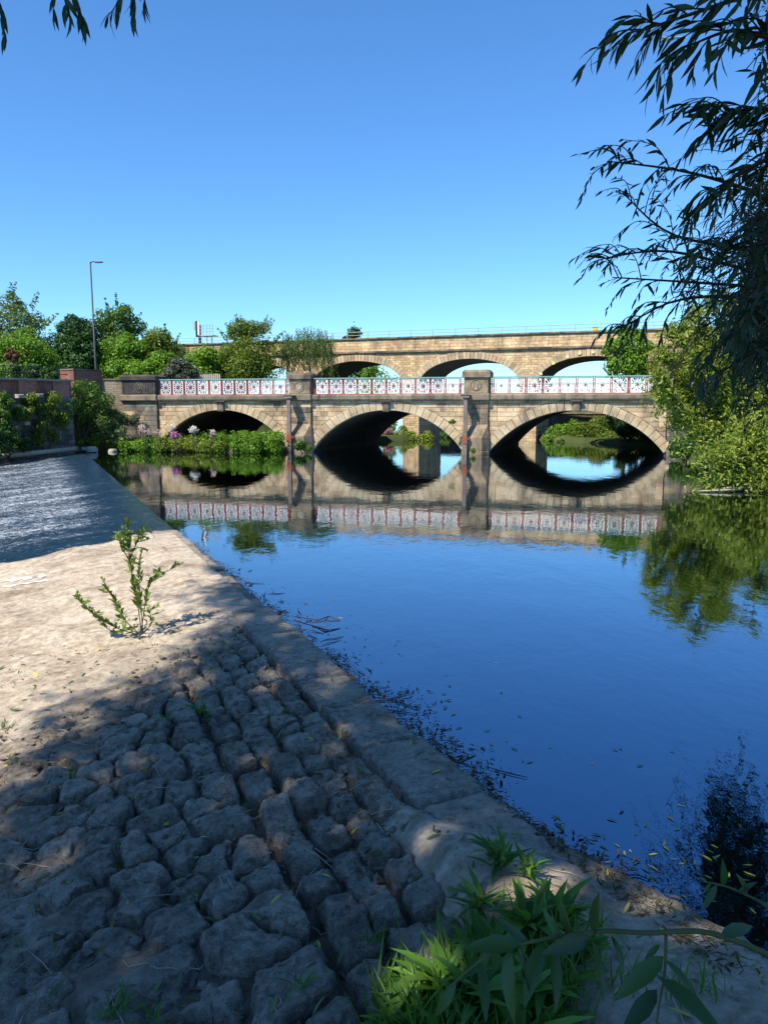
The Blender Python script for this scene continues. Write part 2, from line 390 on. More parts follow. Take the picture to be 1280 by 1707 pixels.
M['palebark'] = plain_mat('pale_bark', (0.30, 0.27, 0.19), 0.9, 0.1, 0.3, 7, 0.5)
M['twig'] = plain_mat('twig', (0.055, 0.043, 0.03), 0.9, 0.15, 0.5, 30)
M['greentwig'] = plain_mat('green_twig', (0.09, 0.10, 0.04), 0.7, 0.2, 0.3, 20)
M['feather'] = plain_mat('gull_feather', (0.55, 0.56, 0.58), 0.8, 0.1)
M['white_stain'] = plain_mat('white_stain', (0.72, 0.70, 0.66), 0.9, 0.1, 0.35, 14)
M['fence_wood'] = plain_mat('pale_fence_wood', (0.50, 0.45, 0.36), 0.85)
L = {}
L['bright'] = leaf_mat('leaf_bright', (0.065, 0.145, 0.012), (0.135, 0.27, 0.022), (0.23, 0.36, 0.035))
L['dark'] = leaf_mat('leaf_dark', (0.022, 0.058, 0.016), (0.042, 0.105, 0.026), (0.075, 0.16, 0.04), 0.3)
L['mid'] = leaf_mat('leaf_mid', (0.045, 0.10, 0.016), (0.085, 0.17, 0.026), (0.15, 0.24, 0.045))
L['pale'] = leaf_mat('leaf_pale', (0.07, 0.115, 0.03), (0.125, 0.19, 0.055), (0.20, 0.26, 0.09))
L['grey'] = leaf_mat('leaf_grey', (0.05, 0.065, 0.045), (0.085, 0.105, 0.075), (0.14, 0.165, 0.12))
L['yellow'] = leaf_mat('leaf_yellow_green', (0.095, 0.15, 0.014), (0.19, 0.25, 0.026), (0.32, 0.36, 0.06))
L['hawthorn'] = leaf_mat('leaf_hawthorn', (0.075, 0.125, 0.014), (0.135, 0.205, 0.024), (0.23, 0.27, 0.045))
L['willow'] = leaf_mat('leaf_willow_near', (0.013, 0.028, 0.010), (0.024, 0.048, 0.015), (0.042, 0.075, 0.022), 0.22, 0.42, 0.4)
L['sapling'] = leaf_mat('leaf_sapling', (0.075, 0.125, 0.025), (0.15, 0.22, 0.04), (0.28, 0.33, 0.07), 0.35)
L['weed'] = leaf_mat('leaf_weed', (0.05, 0.125, 0.016), (0.10, 0.215, 0.026), (0.18, 0.31, 0.04), 0.4)
L['canopy'] = leaf_mat('leaf_canopy', (0.05, 0.09, 0.025), (0.08, 0.14, 0.035), (0.12, 0.19, 0.05), 0.5)
L['shoot'] = leaf_mat('leaf_shoot', (0.022, 0.055, 0.014), (0.04, 0.09, 0.02), (0.065, 0.13, 0.03), 0.25, .4, .45)
L['red'] = leaf_mat('leaf_copper', (0.10, 0.04, 0.025), (0.17, 0.075, 0.04), (0.25, 0.13, 0.06))
L['pink'] = leaf_mat('petal_pink', (0.38, 0.09, 0.26), (0.50, 0.16, 0.38), (0.62, 0.32, 0.52), 0.3)
L['palepink'] = leaf_mat('petal_pale_pink', (0.45, 0.28, 0.30), (0.6, 0.45, 0.45), (0.72, 0.62, 0.6), 0.3)
L['white'] = leaf_mat('petal_white', (0.6, 0.58, 0.56), (0.75, 0.72, 0.72), (0.82, 0.8, 0.8), 0.2)
L['litter'] = leaf_mat('leaf_litter', (0.05, 0.035, 0.02), (0.14, 0.10, 0.045), (0.26, 0.22, 0.06), 0.1, 0.8, 0.15)
L['fallen'] = leaf_mat('leaf_fallen', (0.08, 0.12, 0.05), (0.15, 0.20, 0.07), (0.55, 0.46, 0.07), 0.15, 0.6, 0.3)
# ------------------------------------------------------------------ terrain, river, weir
def interp_x(y, pts):
    ys = [p[0] for p in pts]; xs = [p[1] for p in pts]
    return np.interp(y, ys, xs)
LEFT_HIGH = [(-80, -26.5), (44, -26.0), (50, -25.4), (54.4, -22.4), (58, -20.9), (61, -20.0), (74.5, -17.0), (77, -12.0), (83, -7), (120, -12)]
LEFT_LOW = [(-80, -26.0), (50, -25.0), (54, -21.8), (58, -20.4), (62, -17), (66, -12), (70, -6.0), (73.4, 2.8), (77, 4.4), (82, 3.0), (120, -4)]
RIGHT_LOW = [(-80, 3.0), (-5, 4.0), (3, 5.6), (10, 8.6), (20, 11.6), (29.4, 14.4), (40, 16.6), (48.2, 17.9), (56, 19.5), (62, 20.5), (68, 19.5), (71.5, 15.8), (76, 14.6), (90, 11.0), (120, 6)]
def ground_h(x, y):
    h = np.full(x.shape, -1.5)
    lo = sstep(0.0, 1.6, interp_x(y, LEFT_LOW) - x); h = h + lo * 1.95
    hi = sstep(0.0, 1.0, interp_x(y, LEFT_HIGH) - x); h = h + hi * (3.75 - 0.45)
    r = x - interp_x(y, RIGHT_LOW)
    h = h + sstep(-0.5, 1.3, r) * 1.95 + sstep(1.0, 9.0, r) * 1.7 * (1 - sstep(50, 56, y) * sstep(100, 86, y))
    h = h + sstep(92, 140, y) * sstep(-1.4, 0.0, h) * 0.3
    # the photographer's bank
    near = sstep(3.2, -1.0, y) * sstep(-9, -3, x) * sstep(60, 6, np.abs(x))
    h = np.maximum(h, -1.5 + near * 3.0)
    P = np.stack([x.ravel(), y.ravel(), np.zeros(x.size)], 1)
    land = sstep(-0.8, 0.3, h)
    h = h + land * 0.16 * fbm(P, 0.35, 4).reshape(x.shape)
    return h
gx = np.concatenate([np.linspace(-3000, -120, 8)[:-1], np.linspace(-120, -40, 20)[:-1], np.arange(-40, 40, 0.6), np.linspace(40, 120, 20), np.linspace(120, 3000, 8)[1:]])
gy = np.concatenate([np.linspace(-3000, -60, 8)[:-1], np.linspace(-60, -8, 14)[:-1], np.arange(-8, 100, 0.6), np.linspace(100, 200, 16), np.linspace(200, 3000, 8)[1:]])
def grid_mesh(X, Y, Z):
    ny, nx = X.shape
    V = np.stack([X, Y, Z], -1).reshape(-1, 3)
    i = np.arange(nx * ny).reshape(ny, nx)
    F = np.stack([i[:-1, :-1], i[:-1, 1:], i[1:, 1:], i[1:, :-1]], -1).reshape(-1, 4)
    return V, F
GX, GY = np.meshgrid(gx, gy)
V, F = grid_mesh(GX, GY, ground_h(GX, GY))
tag(mk('ground', V, F, M['ground'], smooth=True), kind='structure')

CD = np.array([-0.4141, 0.9102]); CN = np.array([-0.9102, -0.4141]); CP = np.array([3.60, 0.0])   # weir crest: along, downstream, origin
def st2xy(s, t): return CP[0] + s * CD[0] + t * CN[0], CP[1] + s * CD[1] + t * CN[1]
def xy2st(x, y): return (x - CP[0]) * CD[0] + (y - CP[1]) * CD[1], (x - CP[0]) * CN[0] + (y - CP[1]) * CN[1]
S_WET = 21.6

# river surface: everything upstream of the crest
rs = np.concatenate([np.arange(-14, 60, 4.0), np.arange(60, 200, 10.0)]); rt = np.array([-120, -60, -30, -15, -8, -4, -2, -1, 0.0])
RT, RS = np.meshgrid(rt, rs)
RX, RY = st2xy(RS, RT)
V, F = grid_mesh(RX, RY, np.zeros_like(RX))
river = tag(mk('river', V, F[:, ::-1].copy(), M['river']), kind='structure')
nrm = river.data.polygons[0].normal
if nrm.z < 0: river.data.flip_normals()

def s_wet(t): return S_WET - 0.40 * np.maximum(t - 0.6, 0)
def wetmask(s, t): return sstep(s_wet(t) - 0.4, s_wet(t) + 0.9, s)
def apron_top(s, t):
    return 0.10 - 0.085 * np.maximum(t - 0.8, 0) - 0.20 * wetmask(s, t)
def bank_h(x, y, t):
    dist = (x - 1.0) * -0.747 + (y - 5.75) * -0.664
    return np.minimum(dist * 0.24, 0.20 + 0.03 * dist) - 0.6 * sstep(0.75, 1.45, t)
def strata(P, seed=0.0):
    c = np.column_stack([(P[:, 0] * .72 + P[:, 1] * .69) * 2.0, (-P[:, 0] * .69 + P[:, 1] * .72) * 7.5, P[:, 2] * 8.0])
    return fbm(c, 1.0, 4, seed + 21)
def cover(s, t): return sstep(-0.9, 1.1, s - (9.7 + (3.8 - t) * 0.72))
def sheet_h(s, t):
    x, y = st2xy(s, t)
    P = np.stack([x.ravel(), y.ravel(), np.zeros(x.size)], 1)
    cv = cover(s, t)
    rel = -0.12 + 0.04 * sstep(1.8, 2.4, t) + 0.035 * sstep(2.5, 3.2, t) + 0.07 * fbm(P, 1.6, 3, 2).reshape(x.shape) + 0.085 * strata(P).reshape(x.shape)
    lump = 0.05 * fbm(P, 1.4, 4, 3).reshape(x.shape) + 0.06 * np.abs(fbm(P, 2.4, 4, 5).reshape(x.shape)) + 0.03 * strata(P, 3).reshape(x.shape) + 0.012 * fbm(P, 9, 3, 4).reshape(x.shape)
    z = apron_top(s, t) + rel * (1 - cv) + cv * (0.0 + lump * 1.25) * (1 - wetmask(s, t)) + (1 - cv) * 0.034 * fbm(P, 8, 4, 6).reshape(x.shape)
    kerbz = -0.14 + np.minimum(t, 0) * 0.55
    z = np.where(t < 0.9, kerbz + (z - kerbz) * sstep(0.52, 0.78, t), z)
    b = bank_h(x, y, t) + 0.02 * fbm(P, 2.2, 4, 8).reshape(x.shape) + 0.006 * fbm(P, 14, 3, 9).reshape(x.shape)
    w = sstep(7.6, 5.9, s)
    up = sstep(11.8, 13.4, s) * sstep(S_WET + .1, S_WET - .5, s)
    kt = 0.100 + 0.020 * fbm(P, 1.8, 4, 12).reshape(x.shape) + 0.010 * fbm(P, 7, 3, 13).reshape(x.shape)
    z = np.where((t > 0.08) & (t < 0.95), z + (np.maximum(z, kt) - z) * up * sstep(0.08, 0.2, t), z)
    return np.where(w > 0, np.maximum(z, z + (np.maximum(b, z) - z) * w), z)
ss = np.concatenate([np.arange(1.5, 13.5, 0.034), np.arange(13.5, 22.5, 0.07), np.arange(22.5, 64, 0.8)])
tt = np.concatenate([np.arange(-1.8, 5.6, 0.036), np.arange(5.6, 20, 0.4)])
SS, TT = np.meshgrid(ss, tt)
SX, SY = st2xy(SS, TT); SZ = sheet_h(SS, TT)
V, F = grid_mesh(SX, SY, SZ)
fs = SS[:-1, :-1].ravel(); ft = TT[:-1, :-1].ravel(); fz = SZ[:-1, :-1].ravel()
wet = np.clip((1 - cover(fs, ft)) * sstep(0.6, 0.9, ft) * (0.95 - 0.3 * sstep(2.2, 3.4, ft)), 0, 1)
wet = np.maximum(wet, sstep(0.05, -0.03, fz) * (ft < 0.6)); wet = np.maximum(wet, sstep(-0.5, 0.2, fs - s_wet(ft)))
bank_zone = (bank_h(*st2xy(fs, ft), ft) > 0.02) & (fs < 6.6)
wet = np.where(bank_zone, np.maximum(0.25, sstep(0.05, 0.0, fz)), wet)
weir = tag(mk('weir', V, F[:, ::-1].copy(), M['silt'], smooth=True, tint=wet), kind='structure')
if weir.data.polygons[0].normal.z < 0: weir.data.flip_normals()

# stones of the apron
r2 = random.Random(11)
seeds = []                                             # s, t, (t0, t1) limits, lift, roundness, row?
for row, (tc, hw) in enumerate([(0.84, 0.13), (1.11, 0.13), (1.38, 0.13), (1.66, 0.14)]):
    s = 3.0 + r2.uniform(0, 0.4)
    while s < 12.9 - row * 0.35:
        ln = r2.uniform(0.2, 0.72)
        seeds.append((s + ln / 2, tc + r2.uniform(-.035, .035), ln, r2.uniform(-0.06, 0.03), r2.uniform(.05, .09), True)); s += ln
tries = 0
while tries < 9000:
    tries += 1
    s = r2.uniform(3.6, 12.6); t = r2.uniform(1.95, 4.7)
    if s > 10.6 + (3.8 - t) * 0.8: continue
    md = (0.47 if s < 6.4 else 0.36) * (0.75 if r2.random() < .3 else 1.0)
    if all((s - q[0]) ** 2 + ((t - q[1]) * 1.15) ** 2 > md * md for q in seeds):
        seeds.append((s, t, 0, r2.uniform(-0.04, 0.05) - 0.015 * (t > 2.9), r2.uniform(0.06, 0.11), False))
def clip(poly, a, b, c):                               # keep a*x+b*y <= c
    out = []
    for i in range(len(poly)):
        p, q = poly[i], poly[(i + 1) % len(poly)]
        dp = a * p[0] + b * p[1] - c; dq = a * q[0] + b * q[1] - c
        if dp <= 0: out.append(p)
        if dp * dq < 0:
            k = dp / (dp - dq); out.append((p[0] + k * (q[0] - p[0]), p[1] + k * (q[1] - p[1])))
    return out
bv_v = [V.copy()]; bv_f = [f for f in F[(fs < 14) & (ft < 5.5)].tolist()]; bv_n = len(V)
def stone_mesh(cx, cy, rad_fn, K, rings, ztop_fn, round_h, skirt, seed):
    th = np.linspace(0, 2 * math.pi, K, endpoint=False)
    R = rad_fn(th)
    ps = [np.array([[cx, cy]])]; rho = [np.zeros(1)]
    for r in rings[1:]:
        ps.append(np.stack([cx + np.cos(th) * R * r, cy + np.sin(th) * R * r], 1)); rho.append(np.full(K, r))
    Q = np.concatenate(ps); rr = np.concatenate(rho)
    z = ztop_fn(Q[:, 0], Q[:, 1]) - round_h * (1 - np.clip(1 - rr ** 8.0, 0, 1) ** 0.75)
    P3 = np.stack([Q[:, 0], Q[:, 1], z], 1)
    amp = min(1.0, float(np.mean(R)) / 0.2)
    z = z + amp * (0.040 * fbm(P3, 2.8, 4, seed) + 0.075 * strata(P3, 0) - 0.060 * (np.abs(fbm(P3, 5.0, 3, seed + 1))) + 0.032 * fbm(P3, 11, 3, seed + 2) + 0.016 * fbm(P3, 28, 2, seed + 5))
    Q = Q + 0.030 * amp * np.stack([fbm(P3, 10, 3, seed + 3), fbm(P3, 10, 3, seed + 4)], 1) * (rr[:, None] > 0.3)
    V = np.column_stack([Q, z])
    low = V[-K:].copy(); low[:, 2] = low[:, 2] - skirt; low[:, :2] = (low[:, :2] - [cx, cy]) * 0.93 + [cx, cy]
    V = np.concatenate([V, low])
    F = [(0, 1 + k, 1 + (k + 1) % K) for k in range(K)]
    for i in range(len(rings) - 1):
        a = 1 + i * K; b = a + K
        F += [(a + k, b + k, b + (k + 1) % K, a + (k + 1) % K) for k in range(K)]
    return V, F
n_st = 0
for i, (s, t, ln, lift, rh, isrow) in enumerate(seeds):
    poly = [(s - .7, t - .7), (s + .7, t - .7), (s + .7, t + .7), (s - .7, t + .7)]
    if isrow:
        poly = clip(poly, 1, 0, s + ln / 2); poly = clip(poly, -1, 0, -(s - ln / 2))
        poly = clip(poly, 0, 1, t + 0.14); poly = clip(poly, 0, -1, -max(t - 0.14, 0.69)); a_ = r2.uniform(-.35, .35); poly = clip(poly, 1, a_, s + ln * .5 + a_ * t); a_ = r2.uniform(-.35, .35); poly = clip(poly, -1, a_, -(s - ln * .5) + a_ * t)
    else:
        poly = clip(poly, 0, -1, -1.83)
        for q in seeds:
            if q[5] or (q[0] == s and q[1] == t): continue
            dx, dy = q[0] - s, q[1] - t
            if dx * dx + dy * dy < 2.2:
                poly = clip(poly, dx, dy, dx * (s + q[0]) / 2 + dy * (t + q[1]) / 2)
    if len(poly) < 3: continue
    if s > 12.9: continue
    cs = sum(p[0] for p in poly) / len(poly); ct = sum(p[1] for p in poly) / len(poly)
    xb, yb = st2xy(cs, ct)
    if bank_h(xb, yb, ct) > 0.07 and s < 6.2: continue
    near = s < 8.2
    K = 60 if near else 40
    rings = [0, .08, .17, .26, .35, .44, .53, .62, .70, .78, .85, .91, .955, .985, 1.0] if near else [0, .14, .28, .42, .55, .67, .78, .87, .94, .98, 1.0]
    gap = r2.uniform(0.008, 0.024)
    pp = [st2xy(*p) for p in poly]; cx, cy = st2xy(cs, ct)
    def rad(th, pp=pp, cx=cx, cy=cy, gap=gap, i=i):
        out = np.full(th.shape, 9.0)
        for k in range(len(pp)):
            ax, ay = pp[k]; bx, by = pp[(k + 1) % len(pp)]
            ex, ey = bx - ax, by - ay; nx_, ny_ = ey, -ex; l_ = math.hypot(nx_, ny_)
            if l_ < 1e-6: continue
            nx_ /= l_; ny_ /= l_; dd = nx_ * (ax - cx) + ny_ * (ay - cy)
            if dd < 0: nx_, ny_, dd = -nx_, -ny_, -dd
            cc = np.cos(th) * nx_ + np.sin(th) * ny_
            out = np.where(cc > 1e-3, np.minimum(out, (dd - gap) / np.maximum(cc, 1e-3)), out)
        out = np.clip(out, 0.03, 0.62)
        for _ in range(1): out = 0.5 * out + 0.25 * (np.roll(out, 1) + np.roll(out, -1))
        nz = fbm(np.stack([np.cos(th) * 2.6 + i, np.sin(th) * 2.6, np.full(th.shape, i * 3.1)], 1), 1.0, 3)
        return out * (1 + 0.16 * nz)
    tx, ty = r2.uniform(-.11, .11), r2.uniform(-.11, .11)
    sink = float(cover(np.array(cs), np.array(ct))) * 0.10
    def ztop(x, y, cx=cx, cy=cy, tx=tx, ty=ty, lift=lift, sink=sink):
        s_, t_ = xy2st(x, y)
        return apron_top(s_, t_) + lift - sink + tx * (x - cx) + ty * (y - cy) + 0.015
    Vs, Fs = stone_mesh(cx, cy, rad, K, rings, ztop, rh * (1.15 if isrow else 1.0), 0.22, i * 1.37)
    bv_v.append(Vs); bv_f += [tuple(v + bv_n for v in f) for f in Fs]; bv_n += len(Vs)
    mk('stone', Vs, Fs, M['rock'], weir, smooth=True); n_st += 1

# long flat kerb stones along the crest
s = 4.6; k = 0
while s < S_WET:
    ln = r2.uniform(1.1, 2.3); e = min(s + ln, S_WET + r2.uniform(-.1, .2))
    if e - s < 0.5: break
    fine = 0.045 if s < 12 else 0.09
    a = np.linspace(s + 0.012, e - 0.012, max(8, int((e - s) / fine))); b = np.concatenate([[-0.13, -0.09], np.linspace(-0.05, 0.62, 20), [0.645, 0.655]])
    A, Bt = np.meshgrid(a, b)
    P = np.stack([A.ravel(), Bt.ravel(), np.full(A.size, k * 2.3)], 1)
    edge_t = np.maximum(sstep(0.04, -0.13, Bt), sstep(0.60, 0.655, Bt)); edge_s = np.maximum(sstep(s + 0.05, s + 0.012, A), sstep(e - 0.05, e - 0.012, A))
    Z = 0.085 + r2.uniform(-.018, .012) + r2.uniform(-.012, .012) * (A - s) + 0.026 * fbm(P, 1.8, 4).reshape(A.shape) + 0.012 * fbm(P, 9, 4).reshape(A.shape) + 0.005 * fbm(P, 30, 3).reshape(A.shape)
    Z = Z - edge_s ** 2 * (0.05 if s < 12 else 0.025) - np.where(Bt < 0.3, edge_t ** 1.3 * 0.26, edge_t ** 2 * 0.13)
    wob = 0.06 * fbm(P + [0, 0, 5], 3.2, 3).reshape(A.shape)
    X, Y = st2xy(A, Bt + wob * (np.abs(Bt - 0.35) > 0.3)); Vs, Fq = grid_mesh(X, Y, Z)
    Fl = [tuple(q) for q in Fq[:, ::-1].tolist()]
    ny, nx = A.shape; bt = len(Vs); ring = list(range(nx)) + [j * nx + nx - 1 for j in range(1, ny)] + [(ny - 1) * nx + i for i in range(nx - 2, -1, -1)] + [j * nx for j in range(ny - 2, 0, -1)]
    low = Vs[ring].copy(); low[:, 2] = -0.35
    Vs = np.concatenate([Vs, low]); m_ = len(ring)
    Fl += [(ring[i], ring[(i + 1) % m_], bt + (i + 1) % m_, bt + i) for i in range(m_)]
    o = mk('kerb_stone', Vs, Fl, M['kerb'], weir, smooth=True)
    if o.data.polygons[len(o.data.polygons) // 2 - 20].normal.z < 0: o.data.flip_normals()
    bv_v.append(Vs); bv_f += [tuple(v + bv_n for v in f) for f in Fl]; bv_n += len(Vs)
    s = e; k += 1
BVH = BVHTree.FromPolygons([tuple(v) for v in np.concatenate(bv_v).tolist()], bv_f)
def drop(x, y, default=None):
    h = BVH.ray_cast(Vector((x, y, 3)), Vector((0, 0, -1)))
    if h[0] is None: return None
    return h[0], h[1] if h[1].z > 0 else -h[1]

# white chalky streaks dried onto the apron
for (sx, sy, ln, wd, an) in [(-7.15, 14.75, 0.95, 0.10, 0.42), (-7.0, 14.35, 1.15, 0.055, 0.40)]:
    n = 22; Vt = []
    for i in range(n):
        u = i / (n - 1); w = wd * (0.25 + 0.75 * math.sin(math.pi * min(1, u * 1.02)) ** 0.5) * (1 + 0.5 * math.sin(u * 23 + sx)) * (0.3 + u)
        for sg in (-1, 0, 1):
            x = sx + math.cos(an) * (u - .5) * ln - math.sin(an) * sg * w; y = sy + math.sin(an) * (u - .5) * ln + math.cos(an) * sg * w + 0.03 * math.sin(u * 9)
            s_, t_ = xy2st(np.array([[x]]), np.array([[y]])); Vt.append((x, y, float(sheet_h(s_, t_)[0, 0]) + 0.012))
    Ft = [(i * 3 + j, i * 3 + j + 3, i * 3 + j + 4, i * 3 + j + 1) for i in range(n - 1) for j in (0, 1)]
    o = mk('white_streak', Vt, Ft, M['white_stain'], weir)
    if o.data.polygons[0].normal.z < 0: o.data.flip_normals()

# water running over the far part of the weir
ws = np.concatenate([np.arange(S_WET - 3.2, 40, 0.10), np.arange(40, 66, 0.25)]); wt = np.concatenate([np.arange(0, 8, 0.09), np.arange(8, 30, 0.4)])
WS, WT = np.meshgrid(ws, wt)
wob = 0.35 * fbm(np.stack([WT.ravel(), WS.ravel() * 0, WS.ravel() * 0], 1), 1.1, 4, 3).reshape(WS.shape)
edge = sstep(-0.3, 0.8, WS + wob - s_wet(WT))
P = np.stack([WS.ravel(), WT.ravel() * 0.6, np.zeros(WS.size)], 1)
turb = sstep(0.9, 2.6, WT)
Z = 0.0 - 0.085 * np.maximum(WT - 0.55, 0) - 0.02 * sstep(0, 0.6, WT) + 0.045 * turb * fbm(P, 1.7, 5, 1).reshape(WS.shape) + (0.006 + 0.012 * turb) * fbm(P, 6, 4, 2).reshape(WS.shape) * sstep(0, .4, WT)
Z = Z - (1 - edge) * 0.30 * sstep(-0.6, 0.1, s_wet(WT) - WS + .2) - (WS < S_WET - .2) * (WT < .9) * .4
X, Y = st2xy(WS, WT)
V, F = grid_mesh(X, Y, Z)
foam = sstep(0.8, 2.3, WT) * sstep(0.3, 5.0, WS - s_wet(WT))
ww = tag(mk('weir_water', V, F[:, ::-1].copy(), M['weir_water'], smooth=True, tint=foam[:-1, :-1].ravel()), kind='structure')
if ww.data.polygons[0].normal.z < 0: ww.data.flip_normals()
# ------------------------------------------------------------------ road bridge
BO = np.array([0.3004, 55.0195]); BU = np.array([0.975905, -0.218195]); BN = np.array([0.218195, 0.975905]); BK = 0.088
def BP(V):
    V = np.asarray(V, float); u = V[:, 0] + BK * np.maximum(V[:, 1], 0); v = V[:, 1]
    return np.column_stack([BO[0] + u * BU[0] + v * BN[0], BO[1] + u * BU[1] + v * BN[1], V[:, 2]])
def bevel_prism(poly, v0, v1, b):
    n = len(poly); P = np.array(poly, float); c = P.mean(0)
    D = P - c; l = np.linalg.norm(D, axis=1, keepdims=True); Q = c + D * np.maximum(0.3, 1 - b * 1.4 / np.maximum(l, 1e-4))
    V = [(u, v0, z) for u, z in Q] + [(u, v0 + b, z) for u, z in P] + [(u, v1, z) for u, z in P]
    F = [tuple(range(n))]
    for k in (0, 1): F += [(k * n + i, k * n + n + i, k * n + n + (i + 1) % n, k * n + (i + 1) % n) for i in range(n)]
    F.append(tuple(range(3 * n - 1, 2 * n - 1, -1)))
    return np.array(V, float), F
def part(name, VF, fn, mat, parent, smooth=False): return mk(name, fn(VF[0]), VF[1], mat, parent, smooth)
bx = lambda *a: (boxv(*a), BOXF)

rb = random.Random(3)
bridge = thing('road_bridge', 'sandstone road bridge with three low segmental arches over the river', 'bridge', tuple(BP([(0, 0, 0)])[0]))
ARCH = [(-12.72, 5.17), (-0.13, 5.43), (12.95, 5.72)]
Z_SP, Z_CR, RING = 0.2, 3.0, 0.66
EDGES = [(-17.9, -7.28), (-5.69, 5.39), (7.08, 18.75)]
def arc(c, h, off=0.0):
    rise = Z_CR - Z_SP; R = (h * h + rise * rise) / (2 * rise); return R, Z_CR - R, math.asin(min(1, h / R))
for (c, h), (uL, uR) in zip(ARCH, EDGES):
    R, zc, ph = arc(c, h)
    pt = lambda a, r: (c + r * math.sin(a), zc + r * math.cos(a))
    nv = 27; 
    for i in range(nv):
        a0 = -ph + 2 * ph * i / nv; a1 = -ph + 2 * ph * (i + 1) / nv; g = 0.012 / R
        if i == nv // 2: continue
        th = RING + rb.uniform(-.02, .02); j = rb.uniform(-.015, .012)
        am = (a0 + a1) / 2
        poly = [pt(a0 + g, R), pt(am, R), pt(a1 - g, R), pt(a1 - g, R + th), pt(am, R + th), pt(a0 + g, R + th)]
        part('voussoir', bevel_prism(poly, -0.06 + j, 0.36, 0.022), BP, M['voussoir'], bridge)
    # keystone with its little capital
    w = 0.29
    key = bevel_prism([(c - w * .8, Z_CR - 0.10), (c + w * .8, Z_CR - 0.10), (c + w, 3.60), (c - w, 3.60)], -0.24, 0.36, 0.04)
    ks = part('keystone', key, BP, M['cornice'], bridge)
    part('keystone_panel', bx(c - w * .5, c + w * .5, -0.268, -0.2, 3.02, 3.46), BP, M['pillar'], ks)
    part('keystone_cap', bx(c - w * 1.45, c + w * 1.45, -0.40, 0.3, 3.602, 3.72), BP, M['sooty'], ks)
    # solid backing, soffit
    poly = [(uL, Z_SP - .4)] + [pt(-ph + 2 * ph * i / 30, R + 0.04) for i in range(31)] + [(uR, Z_SP - .4), (uR, 3.69), (uL, 3.69)]
    poly[1] = (max(poly[1][0], uL + .01), poly[1][1]); poly[31] = (min(poly[31][0], uR - .01), poly[31][1])
    part('spandrel_wall', prism(poly, 0.05, 0.6), BP, M['mortar'], bridge)
    part('spandrel_wall', prism(poly, 14.4, 15.0), BP, M['mortar'], bridge)
    sv = []; ns = 28
    for i in range(ns + 1):
        a = -ph + 2 * ph * i / ns; q = pt(a, R + 0.015)
        for v in (0.3, 5, 10, 14.9): sv.append((q[0], v, q[1]))
    sf = [(i * 4 + k, i * 4 + k + 1, i * 4 + k + 5, i * 4 + k + 4) for i in range(ns) for k in range(3)]
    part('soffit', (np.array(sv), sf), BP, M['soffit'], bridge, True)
    # ashlar courses of the spandrels
    z = 0.35; row = 0
    hs_ = [0.30, 0.33, 0.28, 0.36, 0.30, 0.34, 0.31, 0.33, 0.29, 0.31, 0.3]
    while z < 3.68:
        z1 = min(z + hs_[row % 11], 3.685)
        if z1 - z < 0.12: break
        RE = R + RING + 0.02
        e = lambda zz: math.sqrt(max(0, RE * RE - (zz - zc) ** 2)) if zz < zc + RE else 0.0
        for side in (-1, 1):
            inner0, inner1 = c + side * e(z), c + side * e(z1)
            start = uL if side < 0 else uR
            u = start; first = True
            while True:
                ln = rb.uniform(0.55, 1.15) * (0.6 if first and row % 2 else 1); first = False
                v = u - side * ln
                lim = min(inner0, inner1) if side < 0 else max(inner0, inner1)
                last = (v > lim - 0.35) if side < 0 else (v < lim + 0.35)
                g = 0.010
                if last:
                    a, b0, b1 = u - side * g, inner0 + side * g, inner1 + side * g
                    if side < 0:
                        if max(b0, b1) - a < 0.08: break
                        poly = [(a, z + g), (max(b0, a + .02), z + g), (max(b1, a + .02), z1 - g), (a, z1 - g)]
                    else:
                        if a - min(b0, b1) < 0.08: break
                        poly = [(min(b0, a - .02), z + g), (a, z + g), (a, z1 - g), (min(b1, a - .02), z1 - g)]
                else:
                    a, b = sorted((u, v)); poly = [(a + g, z + g), (b - g, z + g), (b - g, z1 - g), (a + g, z1 - g)]
                part('stone_block', bevel_prism(poly, rb.uniform(-.012, .012), 0.12, 0.015), BP, M['sandstone'], bridge)
                if last: break
                u = v
        z = z1; row += 1
# deck and cornice
part('deck', bx(-21.0, 23.0, 0.301, 15.1, 3.70, 4.08), BP, M['tarmac'], bridge)
u = -20.95
while u < 22.5:
    e = min(u + rb.uniform(1.3, 2.1), 22.6)
    V0 = [(-0.24, 3.69), (-0.30, 3.80), (-0.30, 4.02), (-0.20, 4.12), (0.3, 4.12), (0.3, 3.69)]
    jz = rb.uniform(-.008, .008)
    Vc = [(u + .006, a, b + jz) for a, b in V0] + [(e - .006, a, b + jz) for a, b in V0]
    Fc = [tuple(range(6)), tuple(range(11, 5, -1))] + [(i, i + 6, (i + 1) % 6 + 6, (i + 1) % 6) for i in range(6)]
    part('cornice_stone', (np.array(Vc), Fc), BP, M['cornice'], bridge); u = e
